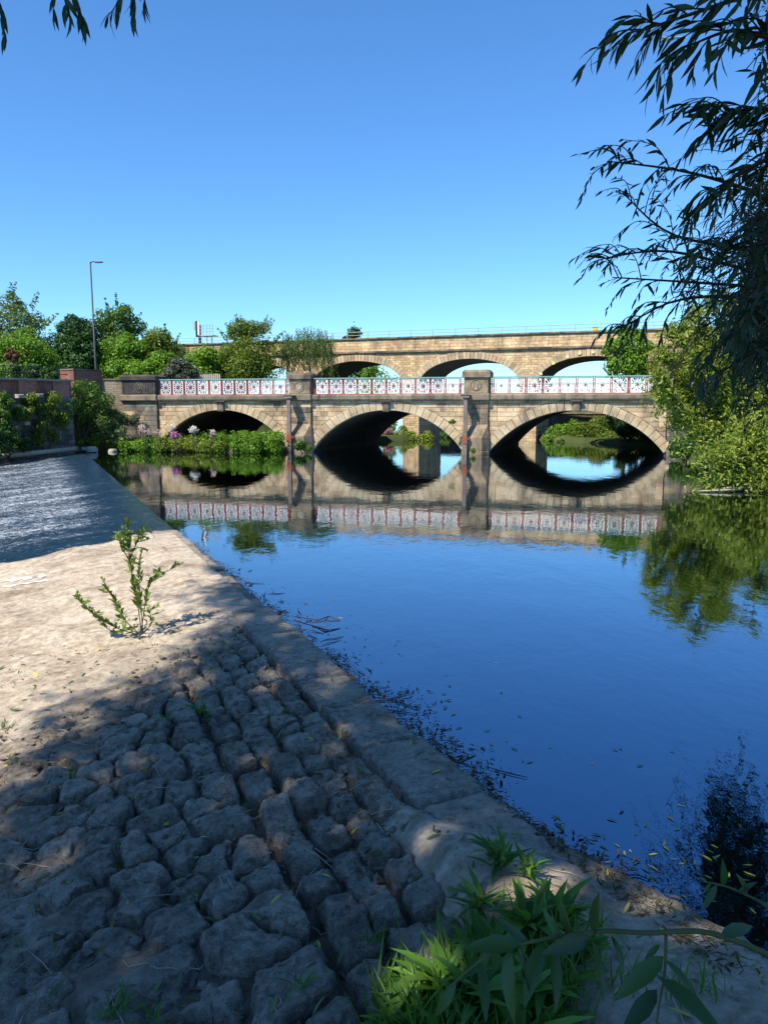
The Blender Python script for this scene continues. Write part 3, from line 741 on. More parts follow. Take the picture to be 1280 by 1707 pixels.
# piers, pilasters, pillars
def pillar(uc, hw, cutw, mat_body, cap_z, body_top, mat_cap):
    part('pier_core', bx(uc - hw - 0.12, uc + hw + 0.12, 0.12, 14.9, -1.6, 3.68), BP, M['soffit'], bridge)
    z = -0.4 if not cutw else 0.2; r = 0
    while z < 3.6:
        z1 = min(z + rb.uniform(0.3, 0.42), 3.69)
        if 3.69 - z1 < .15: z1 = 3.69
        sp = uc + (0.25 if r % 2 else -0.3) * hw
        for a, b in ((uc - hw, sp), (sp, uc + hw)):
            part('stone_block', bevel_block(a + .006, b - .006, -0.22 + rb.uniform(-.01, .01), 0.12, z + .006, z1 - .006, 0.02), BP, mat_body if rb.random() < .75 else M['sandstone'], bridge)
        z = z1; r += 1
    part('cornice_break', bevel_block(uc - hw - 0.10, uc + hw + 0.10, -0.46, 0.9, 3.672, 4.16, 0.07), BP, M['cornice'], bridge)
    p = part('pillar', bevel_block(uc - hw, uc + hw, -0.34, 0.9, 4.162, body_top, 0.03), BP, M['pillar'] if mat_cap is None else mat_cap, bridge)
    w = hw + 0.12
    capv = [(uc - w, -0.47, body_top + .002), (uc + w, -0.47, body_top + .002), (uc + w, 1.03, body_top + .002), (uc - w, 1.03, body_top + .002)]
    capv += [(a, b, body_top + (cap_z - body_top) * .68) for a, b, _ in capv]
    capv += [(uc + (a - uc) * .86, 0.28 + (b - .28) * .86, cap_z) for a, b, _ in capv[:4]]
    capf = [(3, 2, 1, 0), (8, 9, 10, 11)] + [(k + i, k + (i + 1) % 4, k + 4 + (i + 1) % 4, k + 4 + i) for k in (0, 4) for i in range(4)]
    part('pillar_cap', (np.array(capv), capf), BP, M['pillar'] if mat_cap is None else mat_cap, p)
    if cutw:
        # half-hexagonal cutwater, its broached head dying back into the shaft
        plan = [(-hw - .12, 0.1), (-hw - .12, -0.35), (-hw * .62, -0.95), (hw * .62, -0.95), (hw + .12, -0.35), (hw + .12, 0.1)]
        lv = [(1.0, -1.6), (1.0, 0.18), (0.97, 0.2), (0.97, 1.15)]
        Vc = []
        for k, z in lv: Vc += [(uc + a * k, b * k, z) for a, b in plan]
        top = [(-hw, 0.1), (-hw, -0.2), (-hw * .97, -0.23), (hw * .97, -0.23), (hw, -0.2), (hw, 0.1)]
        Vc += [(uc + a, b, 2.0) for a, b in top]
        Fc = [(k * 6 + i, k * 6 + i + 1, k * 6 + 7 + i, k * 6 + 6 + i) for k in range(4) for i in range(5)]
        Fc.append(tuple(24 + i for i in range(6)))
        part('cutwater', (np.array(Vc), Fc), BP, M['pillar'], bridge)
    return p
p0 = pillar(-19.3, 1.40, False, M['wallstone'], 5.65, 5.25, M['sooty'])
p1 = pillar(-6.49, 0.80, True, M['pillar'], 5.66, 5.23, None)
p2 = pillar(6.24, 0.84, True, M['pillar'], 5.78, 5.25, None)
p3 = pillar(20.2, 1.40, False, M['wallstone'], 5.75, 5.3, None)
part('wing_wall', bx(21.6, 30, 0.2, 1.2, -1.2, 4.9), BP, M['wallstone'], bridge)
# carved roundels
def relief(paths, uc, zc, parent, mat, v=-0.35, r=0.028):
    mb = MB()
    for P in paths:
        Vt, Ft = tube([(uc + a, v, zc + b) for a, b in P], r, 5); mb.add(BP(Vt), Ft)
    return mb.build('carving', mat, parent, True)
circ = lambda rx, rz, n=20, a0=0, a1=2 * math.pi: [(rx * math.cos(a0 + (a1 - a0) * i / n), rz * math.sin(a0 + (a1 - a0) * i / n)) for i in range(n + 1)]
relief([circ(.27, .36), circ(.14, .14, 12), [(-.16, -.3), (-.05, -.02), (.06, -.3)], [(-.1, .2), (.1, .22)], [(.12, -.25), (.1, .05)]], -19.25, 4.68, p0, M['cornice'])
relief([[(-1.2, -.38), (1.2, -.38), (1.2, .42), (-1.2, .42), (-1.2, -.38)], [(-.78, -.3), (-.78, .3)], [(-.6, -.3), (-.6, .3)], [(.62, -.3), (.62, .3)], [(.8, -.3), (.8, .3)]], -19.3, 4.68, p0, M['sooty'], r=0.02)
relief([circ(.36, .36)], -6.49, 4.68, p1, M['pillar'])
sh = bevel_prism([(-6.49 + a, 4.66 + b) for a, b in [(-.02, -.26), (.14, -.14), (.22, .08), (.2, .2), (.08, .1), (-.02, .17), (-.12, .1), (-.24, .22), (-.25, .02), (-.16, -.16)]], -0.38, -0.3, 0.02)
part('carving', sh, BP, M['palestone'], p1)
relief([circ(.36, .36), [(-.16, -.2), (-.12, .22), (.12, -.2), (.17, .2)], [(.06, -.28), (.24, -.16)]], 6.24, 4.72, p2, M['cornice'])

# ------------------------------------------------------------------ cast-iron balustrades
def bar(mb, a, b, t=0.018, y=0.0, d=0.018):
    (x0, z0), (x1, z1) = a, b; dx, dz = x1 - x0, z1 - z0; l = math.hypot(dx, dz); nx_, nz_ = -dz / l * t, dx / l * t
    V = [(x0 + nx_, y - d, z0 + nz_), (x0 - nx_, y - d, z0 - nz_), (x1 - nx_, y - d, z1 - nz_), (x1 + nx_, y - d, z1 + nz_)]
    V += [(p, y + d, q) for p, _, q in V]
    mb.add(V, [(0, 1, 2, 3), (7, 6, 5, 4), (0, 4, 5, 1), (1, 5, 6, 2), (2, 6, 7, 3), (3, 7, 4, 0)])
def panel_mesh(w):
    mb = MB(); h = 0.98; z0 = 0.07; hx = w / 2; zc = z0 + h / 2; hz = h / 2
    for a, b in (((-hx, z0), (hx, z0)), ((-hx, z0 + h), (hx, z0 + h)), ((-hx, z0), (-hx, z0 + h)), ((hx, z0), (hx, z0 + h))): bar(mb, a, b, 0.027)
    oc = [(math.cos(math.pi / 8 + k * math.pi / 4), math.sin(math.pi / 8 + k * math.pi / 4)) for k in range(8)]
    for k in range(8):
        p, q = oc[k], oc[(k + 1) % 8]
        bar(mb, (p[0] * hx * .56, zc + p[1] * hz * .56), (q[0] * hx * .56, zc + q[1] * hz * .56), 0.021)
        d = (math.cos(k * math.pi / 4), math.sin(k * math.pi / 4)); e = 1.0 if k % 2 == 0 else 1.38
        bar(mb, (d[0] * .12, zc + d[1] * .12), (d[0] * hx * e, zc + d[1] * hz * e), 0.024)
        bar(mb, (p[0] * hx * .56, zc + p[1] * hz * .56), (p[0] * hx * .98, zc + p[1] * hz * .98), 0.016)
    for sx in (-1, 1):
        for sz in (-1, 1):
            a = (sx * hx * .72, zc + sz * hz); b = (sx * hx * .72, zc + sz * hz * .72); c = (sx * hx, zc + sz * hz * .72)
            bar(mb, a, b, 0.018); bar(mb, b, c, 0.018)
    return mesh_np('panel', np.concatenate(mb.v), mb.f, M['white_iron'])
def rosette_mesh():
    V = [(0, -0.045, 0)]; n = 16
    for k in range(n):
        r = 0.17 if k % 2 == 0 else 0.05; a = 2 * math.pi * k / n; V.append((r * math.cos(a), -0.022, r * math.sin(a)))
    V += [(x, 0.022, z) for x, _, z in V[1:]]
    F = [(0, 1 + k, 1 + (k + 1) % n) for k in range(n)] + [(1 + k, 1 + n + k, 1 + n + (k + 1) % n, 1 + (k + 1) % n) for k in range(n)] + [tuple(range(2 * n, n, -1))]
    return mesh_np('rosette', V, F, M['red_iron'])
def post_mesh(w):
    mb = MB()
    for x in (-w / 2, w / 2): bar(mb, (x, 0.0), (x, 1.10), 0.026, 0, 0.026)
    for z in (0.2, 0.56, 0.92):
        pts = [(math.cos(a) * w * .34, z + math.sin(a) * .085) for a in np.linspace(0, 2 * math.pi, 9)]
        for k in range(8): bar(mb, pts[k], pts[k + 1], 0.011, 0, 0.012)
    return mesh_np('post', np.concatenate(mb.v), mb.f, M['red_iron'])
ROS = rosette_mesh()
def balustrade(u0, u1, v, label, group, n=10):
    base = BP([(u0, v, 4.13)])[0]
    t = thing('balustrade', label, 'balustrade', tuple(base), group, BANG)
    ln = u1 - u0; pw = 0.23; pitch = (ln - pw - 0.1) / n
    pm = panel_mesh(pitch - pw - 0.03); po = post_mesh(0.125)
    def rail(name, z0, z1, d0, d1, mat):
        link(name, mesh_np(name, boxv(0, ln, d0, d1, z0, z1), BOXF, mat), t)
    rail('top_rail', 1.102, 1.18, -0.075, 0.075, M['teal_iron']); rail('bottom_rail', 0.0, 0.05, -0.05, 0.05, M['red_iron'])
    for i in range(n + 1):
        link('post', po, t, (0.05 + pw / 2 + i * pitch, 0, 0.0))
        if i < n:
            p = link('panel', pm, t, (0.05 + pw / 2 + (i + .5) * pitch, 0, 0.0)); link('rosette', ROS, p, (0, 0, 0.56))
    return t
for (a, b), w in zip([(-17.88, -7.42), (-5.57, 5.28), (7.2, 18.68)], ['left arch, by the dark crested end pillar', 'middle arch, between the two tall pillars', 'right arch, running into the willow']):
    balustrade(a, b, 0.02, 'white and red lattice balustrade above the ' + w, 'river side balustrades of the bridge')
for (a, b), w in zip([(-17.88, -7.42), (-5.57, 5.28), (7.2, 18.68)], ['left', 'middle', 'right']):
    balustrade(a, b, 14.7, 'far-side lattice balustrade seen through the near one over the %s arch' % w, 'far side balustrades of the bridge')

# ------------------------------------------------------------------ old iron posts in front of the piers
for (uc, lab) in ((-7.02, 'rusty square post with capped head before the bridge pier beside the flower bank'), (5.62, 'rusty square post with capped head before the pier standing in open water')):
    base = BP([(uc, -1.12, -0.3)])[0]
    t = thing('rusty_post', lab, 'post', tuple(base), 'rusty posts before the bridge piers')
    part('shaft', bx(uc - .13, uc + .13, -1.24, -1.0, -1.4, 3.86), BP, M['rust'], t)
    part('head', bx(uc - .26, uc + .26, -1.34, -0.9, 3.862, 3.98), BP, M['rust'], t)
    part('head_plate', bx(uc - .33, uc + .3, -1.28, -0.42, 3.982, 4.07), BP, M['black_iron'], t)
    part('band', bx(uc - .17, uc + .17, -1.28, -0.96, 0.75, 1.3), BP, M['rust_red'], t)
    part('bracket', bx(uc + .172, uc + .30, -1.2, -0.7, 1.0, 1.18), BP, M['rust_red'], t)
    part('spike', bx(uc + .04, uc + .08, -1.1, -1.06, 4.072, 4.25), BP, M['black_iron'], t)

# ------------------------------------------------------------------ railway viaduct
VO = np.array([8.6464, 77.9374]); VU = np.array([0.93983, -0.34165]); VN = np.array([0.34165, 0.93983])
def VP(V):
    V = np.asarray(V, float)
    return np.column_stack([VO[0] + V[:, 0] * VU[0] + V[:, 1] * VN[0], VO[1] + V[:, 0] * VU[1] + V[:, 1] * VN[1], V[:, 2]])
viaduct = thing('railway_viaduct', 'tall sandstone railway viaduct with rounded arches rising behind the road bridge', 'viaduct', tuple(VP([(0, 0, 0)])[0]))
VC = [-24.2, -12.3, -0.24, 11.75]; VA, VB, VS = 5.1, 2.45, 5.55; VD = 8.5
def ell(c, a, off=0.0):
    x, z = VA * math.cos(a), VB * math.sin(a); nx_, nz_ = math.cos(a) / VA, math.sin(a) / VB; l = math.hypot(nx_, nz_)
    return (c + x + off * nx_ / l, VS + z + off * nz_ / l)
poly = [(-31.5, 5.4)]
for c in VC: poly += [ell(c, math.pi - math.pi * i / 30, 0.03) for i in range(31)]
poly += [(16.85, 5.4), (16.85, 8.8), (-31.5, 8.8)]
part('spandrel_wall', prism(poly, 0.04, VD - .04), VP, M['viaduct'], viaduct)
for c in VC:
    nv = 33
    angs = np.linspace(0, 1, 400); pts = [ell(c, math.pi * (1 - k)) for k in angs]
    cum = np.concatenate([[0], np.cumsum([math.dist(pts[i], pts[i + 1]) for i in range(399)])]); cut = np.interp(np.linspace(0, cum[-1], nv + 1), cum, angs)
    for i in range(nv):
        a0, a1 = math.pi * (1 - cut[i]), math.pi * (1 - cut[i + 1]); th = 0.70 + rb.uniform(-.04, .05); g = 0.003
        am = (a0 + a1) / 2
        q = [ell(c, a0 - g), ell(c, am), ell(c, a1 + g), ell(c, a1 + g, th), ell(c, am, th), ell(c, a0 - g, th)]
        part('voussoir', bevel_prism(q, -0.05 + rb.uniform(-.02, .02), 0.3, 0.02), VP, M['vvous'], viaduct)
    sv = []; ns = 30
    for i in range(ns + 1):
        q = ell(c, math.pi * (1 - i / ns), 0.01)
        for v in (0.2, 4, VD - .1): sv.append((q[0], v, q[1]))
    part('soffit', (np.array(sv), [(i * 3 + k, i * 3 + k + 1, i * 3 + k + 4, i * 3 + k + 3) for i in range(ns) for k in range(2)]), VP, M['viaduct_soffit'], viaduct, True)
for pc in (-30.2, -18.25, -6.27, 5.755):
    part('pier', bx(pc - .88, pc + .88, 0.05, VD - .05, -1.5, 5.6), VP, M['viaduct'], viaduct)
    part('impost', bx(pc - 1.0, pc + 1.0, -0.1, VD + .1, 5.32, 5.54), VP, M['vvous'], viaduct)
part('end_wall', bx(16.852, 44, 0.03, VD, -1.0, 8.8), VP, M['viaduct_brick'], viaduct)
part('end_wall', bx(-70, -31.502, 0.03, VD, -1.0, 8.8), VP, M['viaduct'], viaduct)
part('string_course', bx(-70, 44, -0.18, VD + .1, 8.802, 8.98), VP, M['cornice'], viaduct)
part('parapet', bx(-70, 44, 0.0, 0.55, 8.982, 9.48), VP, M['viaduct_parapet'], viaduct)
part('parapet_upper', bx(-70, 44, 0.06, 0.5, 9.482, 10.22), VP, M['viaduct_parapet'], viaduct)
part('coping', bx(-70, 44, -0.10, 0.62, 10.222, 10.37), VP, M['cornice'], viaduct)
part('deck', bx(-70, 44, 0.55, VD, 8.982, 9.3), VP, M['tarmac'], viaduct)
def vplane(px, py, v=0.0):
    d = W(px, py, 1.0) - np.array([0, 0, CAM_Z]); o = np.array([VO[0] + v * VN[0], VO[1] + v * VN[1]])
    t = (o @ VN) / (d[:2] @ VN); p = np.array([0, 0, CAM_Z]) + t * d; return float((p[:2] - VO) @ VU), float(p[2])
for px, py in ((901.6, 622.8), (922.7, 605), (945.8, 594.8), (966, 588.7), (988.6, 586.7)):
    u_, z_ = vplane(px, py)
    n = 10; Vd = [(u_ + .16 * math.cos(2 * math.pi * k / n), -0.14, z_ + .16 * math.sin(2 * math.pi * k / n)) for k in range(n)]; Vd += [(a, -0.03, b) for a, _, b in Vd]
    part('tie_plate', (np.array(Vd), [tuple(range(n)), tuple(range(2 * n - 1, n - 1, -1))] + [(i, i + n, (i + 1) % n + n, (i + 1) % n) for i in range(n)]), VP, M['plate'], viaduct)
rl = thing('handrail', 'thin grey two-rail handrail along the top of the viaduct', 'handrail', tuple(VP([(0, 0.3, 10.37)])[0]))
for z in (10.68, 11.0): part('rail', tube([(-45, .3, z), (44, .3, z)], 0.028, 5), VP, M['galv'], rl)
u = -44.0
while u < 43:
    part('post', bx(u - .03, u + .03, .27, .33, 10.372, 11.03), VP, M['galv'], rl); u += 2.35
yb = thing('yellow_box', 'small yellow box on the viaduct coping above the right-hand arch', 'box', tuple(VP([(11.9, .2, 10.38)])[0]))
part('case', bx(11.68, 12.12, .0, .45, 10.375, 10.66), VP, M['yellow'], yb); part('lid', bx(11.66, 12.14, -.02, .47, 10.662, 10.70), VP, M['rust_red'], yb)
# railway signal with its caged platform
us, _ = vplane(333, 560, 1.5)
sg = thing('railway_signal', 'railway signal with caged ladder platform on top of the viaduct', 'signal', tuple(VP([(us, 1.5, 9.3)])[0]))
part('mast', bx(us - .12, us + .12, 1.4, 1.65, 9.3, 12.6), VP, M['black_iron'], sg)
part('signal_head', bx(us - .28, us + .06, 1.1, 1.38, 11.2, 13.0), VP, M['black_iron'], sg)
part('back_plate', bx(us - .62, us - .30, 1.2, 1.32, 12.0, 12.9), VP, M['galv'], sg)
part('white_panel', bx(us + .02, us + .22, 1.06, 1.09, 11.4, 12.95), VP, M['white_iron'], sg)
part('platform', bx(us + .1, us + 2.0, 1.1, 2.3, 11.28, 11.36), VP, M['galv'], sg)
for z in (11.75, 12.1, 12.45): part('guard_rail', bx(us + .3, us + 2.0, 1.1, 1.14, z, z + .045), VP, M['galv'], sg)
for x in (.3, .7, 1.15, 1.58, 1.97): part('guard_post', bx(us + x - .03, us + x + .02, 1.142, 1.18, 11.362, 12.5), VP, M['galv'], sg)
for x in (.9, 1.5): part('strut', bx(us + x, us + x + .07, 1.5, 1.57, 9.3, 11.278), VP, M['galv'], sg)

# ------------------------------------------------------------------ walls on the left bank
LA = np.array([-27.6, 46.1]); LB = np.array([-21.9, 54.6]); LD = (LB - LA) / np.linalg.norm(LB - LA); LN = np.array([-LD[1], LD[0]])   # LN points into the bank
LL = float(np.linalg.norm(LB - LA))
def LP(V):
    V = np.asarray(V, float)
    return np.column_stack([LA[0] + V[:, 0] * LD[0] + V[:, 1] * LN[0], LA[1] + V[:, 0] * LD[1] + V[:, 1] * LN[1], V[:, 2]])
lw = thing('river_wall', 'dark stone river wall with red brick parapet at the left edge', 'wall', tuple(LP([(0, 0, -1)])[0]))
part('wall_core', bx(-8, LL, 0.06, 0.9, -2, 3.88), LP, M['mortar'], lw)
z = -1.2; row = 0
while z < 3.85:
    z1 = min(z + rb.uniform(.3, .42), 3.885); u = -2.0 - (0.4 if row % 2 else 0)
    while u < LL - .1:
        e = min(u + rb.uniform(.6, 1.3), LL)
        part('stone_block', bevel_block(u + .012, e - .012, rb.uniform(-.05, .03), .1, z + .012, z1 - .012, .03, .012, rb), LP, M['wallstone'], lw); u = e
    z = z1; row += 1
part('parapet', bx(-8, LL, 0.12, 0.5, 3.882, 5.0), LP, M['red_brick_block_shade'], lw)  # recess brick darker than the piers, shade put into the colour
u = -1.2
while u < LL - 1:
    part('parapet_pier', bx(u, u + 1.25, 0.02, 0.6, 3.884, 5.002), LP, M['red_brick'], lw); u += 2.5
part('coping', bx(-8, LL + .05, -0.06, 0.66, 5.004, 5.14), LP, M['palestone'], lw)
for (px, py) in ((27, 660), (60, 659), (38, 705), (66, 703), (-6, 662)):
    d = W(px, py, 1.0) - np.array([0, 0, CAM_Z]); t_ = (LA @ LN) / (d[:2] @ LN); p = np.array([0, 0, CAM_Z]) + t_ * d; u_ = float((p[:2] - LA) @ LD)
    part('corbel', bevel_block(u_ - .2, u_ + .2, -0.6, 0.1, p[2] - .14, p[2] + .12, .05), LP, M['palestone'], lw)
# brick block by the bridge and the low wall joining it to the end pillar
def plan_prism(pts, z0, z1):
    n = len(pts); V = [(x, y, z0) for x, y in pts] + [(x, y, z1) for x, y in pts]
    return np.array(V), [tuple(range(n - 1, -1, -1)), tuple(range(n, 2 * n))] + [(i, (i + 1) % n, (i + 1) % n + n, i + n) for i in range(n)]
ident = lambda V: V
bk = thing('brick_block', 'weathered red brick wall block beside the lamp post', 'wall', (-22.9, 58, 0))
part('wall', plan_prism([(-22.9, 57.5), (-21.45, 59.3), (-22.3, 60.4), (-24.3, 58.5)], -0.5, 5.95), ident, M['red_brick_block_shade'], bk)
part('coping', plan_prism([(-22.88, 57.42), (-21.38, 59.3), (-22.3, 60.48), (-24.38, 58.5)], 5.952, 6.05), ident, M['cornice'], bk)
sw = thing('stone_wall', 'short buff rubble wall between brick block and bridge end pillar', 'wall', (-20.6, 59.4, 0))
part('wall', plan_prism([(-21.7, 59.25), (-19.6, 59.62), (-19.7, 60.3), (-21.8, 59.9)], -0.5, 5.28), ident, M['grey_rubble'], sw)
part('coping', plan_prism([(-21.75, 59.18), (-19.6, 59.54), (-19.7, 60.36), (-21.85, 59.96)], 5.282, 5.38), ident, M['cornice'], sw)
fw = thing('bank_wall', 'brown masonry wall along the far bank, seen through the right arch', 'wall', (20, 88, 1))
part('wall', plan_prism([(4, 93), (34, 84), (34.3, 85), (4.3, 94)], -1, 2.45), ident, M['far_wall'], fw)
part('coping', plan_prism([(3.9, 92.9), (33.9, 83.9), (34.4, 85.1), (4.4, 94.1)], 2.452, 2.6), ident, M['cornice'], fw)
# pale beam at the foot of the river wall
lg = [LP([(u_, -0.9 - 0.02 * i, z_)])[0] for i, (u_, z_) in enumerate(((-1.5, 0.0), (2.5, 0.05), (5.5, 0.16), (LL - .6, 0.36)))]
o = thing('timber_beam', 'long pale timber beam at the foot of the river wall', 'beam', tuple(lg[0]))
Vt, Ft = tube(lg, [0.16, 0.17, 0.17, 0.16], 8); mk('beam', Vt, Ft, M['palewood'], o, True)
Vt, Ft = tube([lg[-1] + np.array([-.02, -.03, 0]), lg[-1] + np.array([.06, .10, .005])], 0.185, 8); mk('end_band', Vt, Ft, M['cornice'], o)
# iron railing behind the wall
rr = thing('iron_railing', 'dark iron railing standing behind the river wall parapet', 'railing', tuple(LP([(0, 2.2, 3.8)])[0]))
for z in (5.55, 5.98): part('rail', bx(-6, LL + 1.2, 2.18, 2.22, z, z + .05), LP, M['black_iron'], rr)
u = -6
while u < LL + 1.2:
    part('post', bx(u - .03, u + .03, 2.221, 2.28, 3.6, 6.04), LP, M['black_iron'], rr); u += 1.4
# street lamp
lb = np.array([-22.9, 62.0, 3.8]); ltop = W(161.5, 436, 62.0)
lp = thing('street_lamp', 'tall slim black street lamp with flat lantern behind brick block', 'lamp', tuple(lb))
Vt, Ft = tube([lb, lb + (0, 0, 1.6), lb + (0, 0, 1.7), np.array([lb[0], 62, ltop[2]])], [0.12, 0.12, 0.085, 0.05], 10); mk('column', Vt, Ft, M['black_iron'], lp, True)
Vt, Ft = tube([np.array([lb[0], 62, ltop[2] - .1]), np.array([lb[0] + .18, 62, ltop[2] + .02]), np.array([lb[0] + .4, 62, ltop[2] + .03])], 0.035, 6); mk('arm', Vt, Ft, M['black_iron'], lp)
Vt = boxv(lb[0] + .3, lb[0] + .95, 61.86, 62.14, ltop[2] - .06, ltop[2] + .03); Vt[[4, 5, 6, 7], 1] = [61.92, 61.95, 62.05, 62.08]; hd = mk('lantern', Vt, BOXF, M['black_iron'], lp)
mk('glass', boxv(lb[0] + .42, lb[0] + .9, 61.9, 62.1, ltop[2] - .085, ltop[2] - .062), BOXF, M['galv'], hd)
# palisade fence behind the bridge
f0 = W(322, 628, 77.0); f1 = W(366, 628, 76.0)
fn_ = thing('palisade_fence', 'pale palisade fence showing just above the bridge rail before the bushes', 'fence', (f0[0], f0[1], 3.6))
n = 15
for i in range(n):
    k = i / (n - 1); x = f0[0] + (f1[0] - f0[0]) * k; y = f0[1] + (f1[1] - f0[1]) * k
    Vt = [(x - .06, y, 3.6), (x + .06, y, 3.6), (x + .06, y, 6.35), (x, y, 6.5), (x - .06, y, 6.35)]; Vt += [(a, b + .03, c) for a, b, c in Vt]
    mk('pale', Vt, [(0, 1, 2, 3, 4), (9, 8, 7, 6, 5)] + [(j, j + 5, (j + 1) % 5 + 5, (j + 1) % 5) for j in range(5)], M['fence_wood'], fn_)
for z in (4.3, 5.9): mk('rail', boxv(min(f0[0], f1[0]), max(f0[0], f1[0]), min(f0[1], f1[1]) + .6, min(f0[1], f1[1]) + .64, z, z + .08), BOXF, M['fence_wood'], fn_)
# gull
gl = W(1113, 66, 28.0); gu = thing('gull', 'pale gull gliding high against the blue sky', 'bird', tuple(gl))
Vt, Ft = lathe([(0.004, -.2), (.035, -.12), (.05, 0), (.035, .12), (.01, .2)], (0, 0, 0), 8)
mk('body', np.column_stack([Vt[:, 2], Vt[:, 0], Vt[:, 1]]) + gl, Ft, M['feather'], gu, True)
for sx in (-1, 1):
    Vt = np.array([(-.08, sx * .0, .02), (.07, sx * .0, .02), (.05, sx * .28, .10), (-.06, sx * .28, .09), (-.10, sx * .62, .04)])
    Vt = Vt[:, [1, 0, 2]]; Vt2 = Vt + (0, 0, .012)
    mk('wing', np.concatenate([Vt, Vt2]) + gl, [(0, 1, 2, 3), (3, 2, 4), (8, 7, 6, 5), (9, 7, 8), (1, 6, 7, 2), (2, 7, 9, 4), (4, 9, 8, 3), (3, 8, 5, 0)], M['feather'], gu)
# ------------------------------------------------------------------ vegetation helpers
def unit(v): return v / (np.linalg.norm(v, axis=-1, keepdims=True) + 1e-9)
def leaf_quads(C, N, ln, wd, g, axis=None):
    n = len(C); r = unit(g.normal(size=(n, 3))) if axis is None else axis
    a = unit(r - (r * N).sum(1, keepdims=True) * N); b = np.cross(N, a)
    ln = np.broadcast_to(ln, (n,))[:, None]; wd = np.broadcast_to(wd, (n,))[:, None]
    fold = N * wd * 0.35
    V = np.stack([C - a * ln / 2, C + b * wd / 2 + fold, C + a * ln / 2, C - b * wd / 2 + fold], 1).reshape(-1, 3)
    return V, np.arange(4 * n).reshape(n, 4)
def ball(g, n): return unit(g.normal(size=(n, 3)))
def blob_leaves(g, blobs, n, ln, wd, up=0.35, shell=0.55, tone=0.22):
    """leaves spread through a set of (centre, radii) clumps"""
    w = np.array([b[1][0] * b[1][2] + b[1][0] * b[1][1] for b in blobs]); w = w / w.sum(); Cs = []; Ns = []; Ts = []
    for (c, r), k in zip(blobs, w):
        m = max(6, int(n * k)); d = ball(g, m); rad = shell + (1.06 - shell) * np.sqrt(g.random(m)); rad = rad * (1 + 0.13 * g.normal(size=m))
        Cs.append(np.array(c) + d * rad[:, None] * np.array(r)); Ns.append(unit(d + 0.75 * g.normal(size=(m, 3)) + np.array([0, 0, up])))
        Ts.append(np.clip(g.uniform(0.3, 0.7) + tone * g.normal(size=m), 0, 1))
    C = np.concatenate(Cs); N = np.concatenate(Ns); T = np.concatenate(Ts); s = g.uniform(0.65, 1.3, len(C))
    V, F = leaf_quads(C, N, ln * s, wd * s, g)
    return V, F, T
def make_blobs(g, c, R, nb, rmin=0.25, rmax=0.42, taper=0.25):
    out = []; c = np.array(c, float); R = np.array(R, float)
    for i in range(nb):
        d = ball(g, 1)[0]; d[2] = d[2] * 0.9 + 0.12; k = g.uniform(rmin, rmax); p = d * (1.0 - k * 0.55) * (g.uniform(0.5, 1.0) ** 0.5)
        f = 1 - taper * max(0, p[2]); p[0] *= f; p[1] *= f
        r = (R.min() * .5 + R.mean() * .5) * k * g.uniform(0.85, 1.3)
        out.append((c + p * R, (r * g.uniform(.9, 1.3), r * g.uniform(.9, 1.3), r * g.uniform(.7, 1.05))))
    out.append((c, tuple(R * 0.68))); out.append((c - np.array([0, 0, R[2] * .4]), tuple(R * np.array([.8, .8, .5]))))
    return out
def limbs(root, base, blobs, r0, mat, g, nl=6, name='trunk'):
    base = np.array(base, float); cs = [np.array(b[0]) for b in blobs]; top = np.mean(cs, 0)
    fork = base + (top - base) * 0.45 + np.array([g.normal() * .1, g.normal() * .1, 0])
    Vt, Ft = tube([base - (0, 0, .2), base + (fork - base) * .5 + g.normal(size=3) * .06, fork], [r0 * 1.25, r0 * .9, r0 * .75], 8)
    tr = mk(name, Vt, Ft, mat, root, True)
    for i in g.permutation(len(cs))[:nl]:
        q = cs[i]; mid = (fork + q) / 2 + g.normal(size=3) * 0.12 * np.linalg.norm(q - fork)
        Vt, Ft = tube([fork, mid, q], [r0 * .6, r0 * .35, r0 * .12], 6); mk('limb', Vt, Ft, mat, tr, True)
    return tr
def tree(name, label, cat, px0, px1, ptop, pbot, Y, mat, n, ln=0.30, wd=0.17, base_z=3.7, nb=18, seed=0, depth=0.8, group=None, bark='bark', base_px=None, taper=0.25, spikes=0, rmin=.25, rmax=.42, shell=.55):
    g = np.random.default_rng(seed + 100)
    a = W(px0, (ptop + pbot) / 2, Y); b = W(px1, (ptop + pbot) / 2, Y); zt = W((px0 + px1) / 2, ptop, Y)[2]; zb = W((px0 + px1) / 2, pbot, Y)[2]
    c = (a + b) / 2; c[2] = (zt + zb) / 2; R = np.array([(b[0] - a[0]) / 2, (b[0] - a[0]) / 2 * depth, (zt - zb) / 2])
    base = np.array([c[0] if base_px is None else W(base_px, pbot, Y)[0], Y + 0.1, base_z])
    t = thing(name, label, cat, tuple(base), group)
    blobs = make_blobs(g, c, R, nb, rmin, rmax, taper)
    for i in range(spikes):
        th = g.uniform(-1.3, 1.3); p = c + R * np.array([math.sin(th), g.normal() * .3, math.cos(th)]) * .85; d = unit(np.array([math.sin(th) * .8, 0, 1.0]) + g.normal(size=3) * .2)
        for k in range(4): blobs.append((p + d * k * R[2] * .11, tuple(np.array([.17, .17, .2]) * (1 - k * .18) * R.min() / 2)))
    V, F, T = blob_leaves(g, blobs, int(n * 1.35), ln, wd, shell=shell)
    mk('crown', V, F, mat, t, tint=T)
    limbs(t, base, blobs[:nb], max(0.07, R[0] * 0.07), M[bark], g, min(7, nb))
    return t
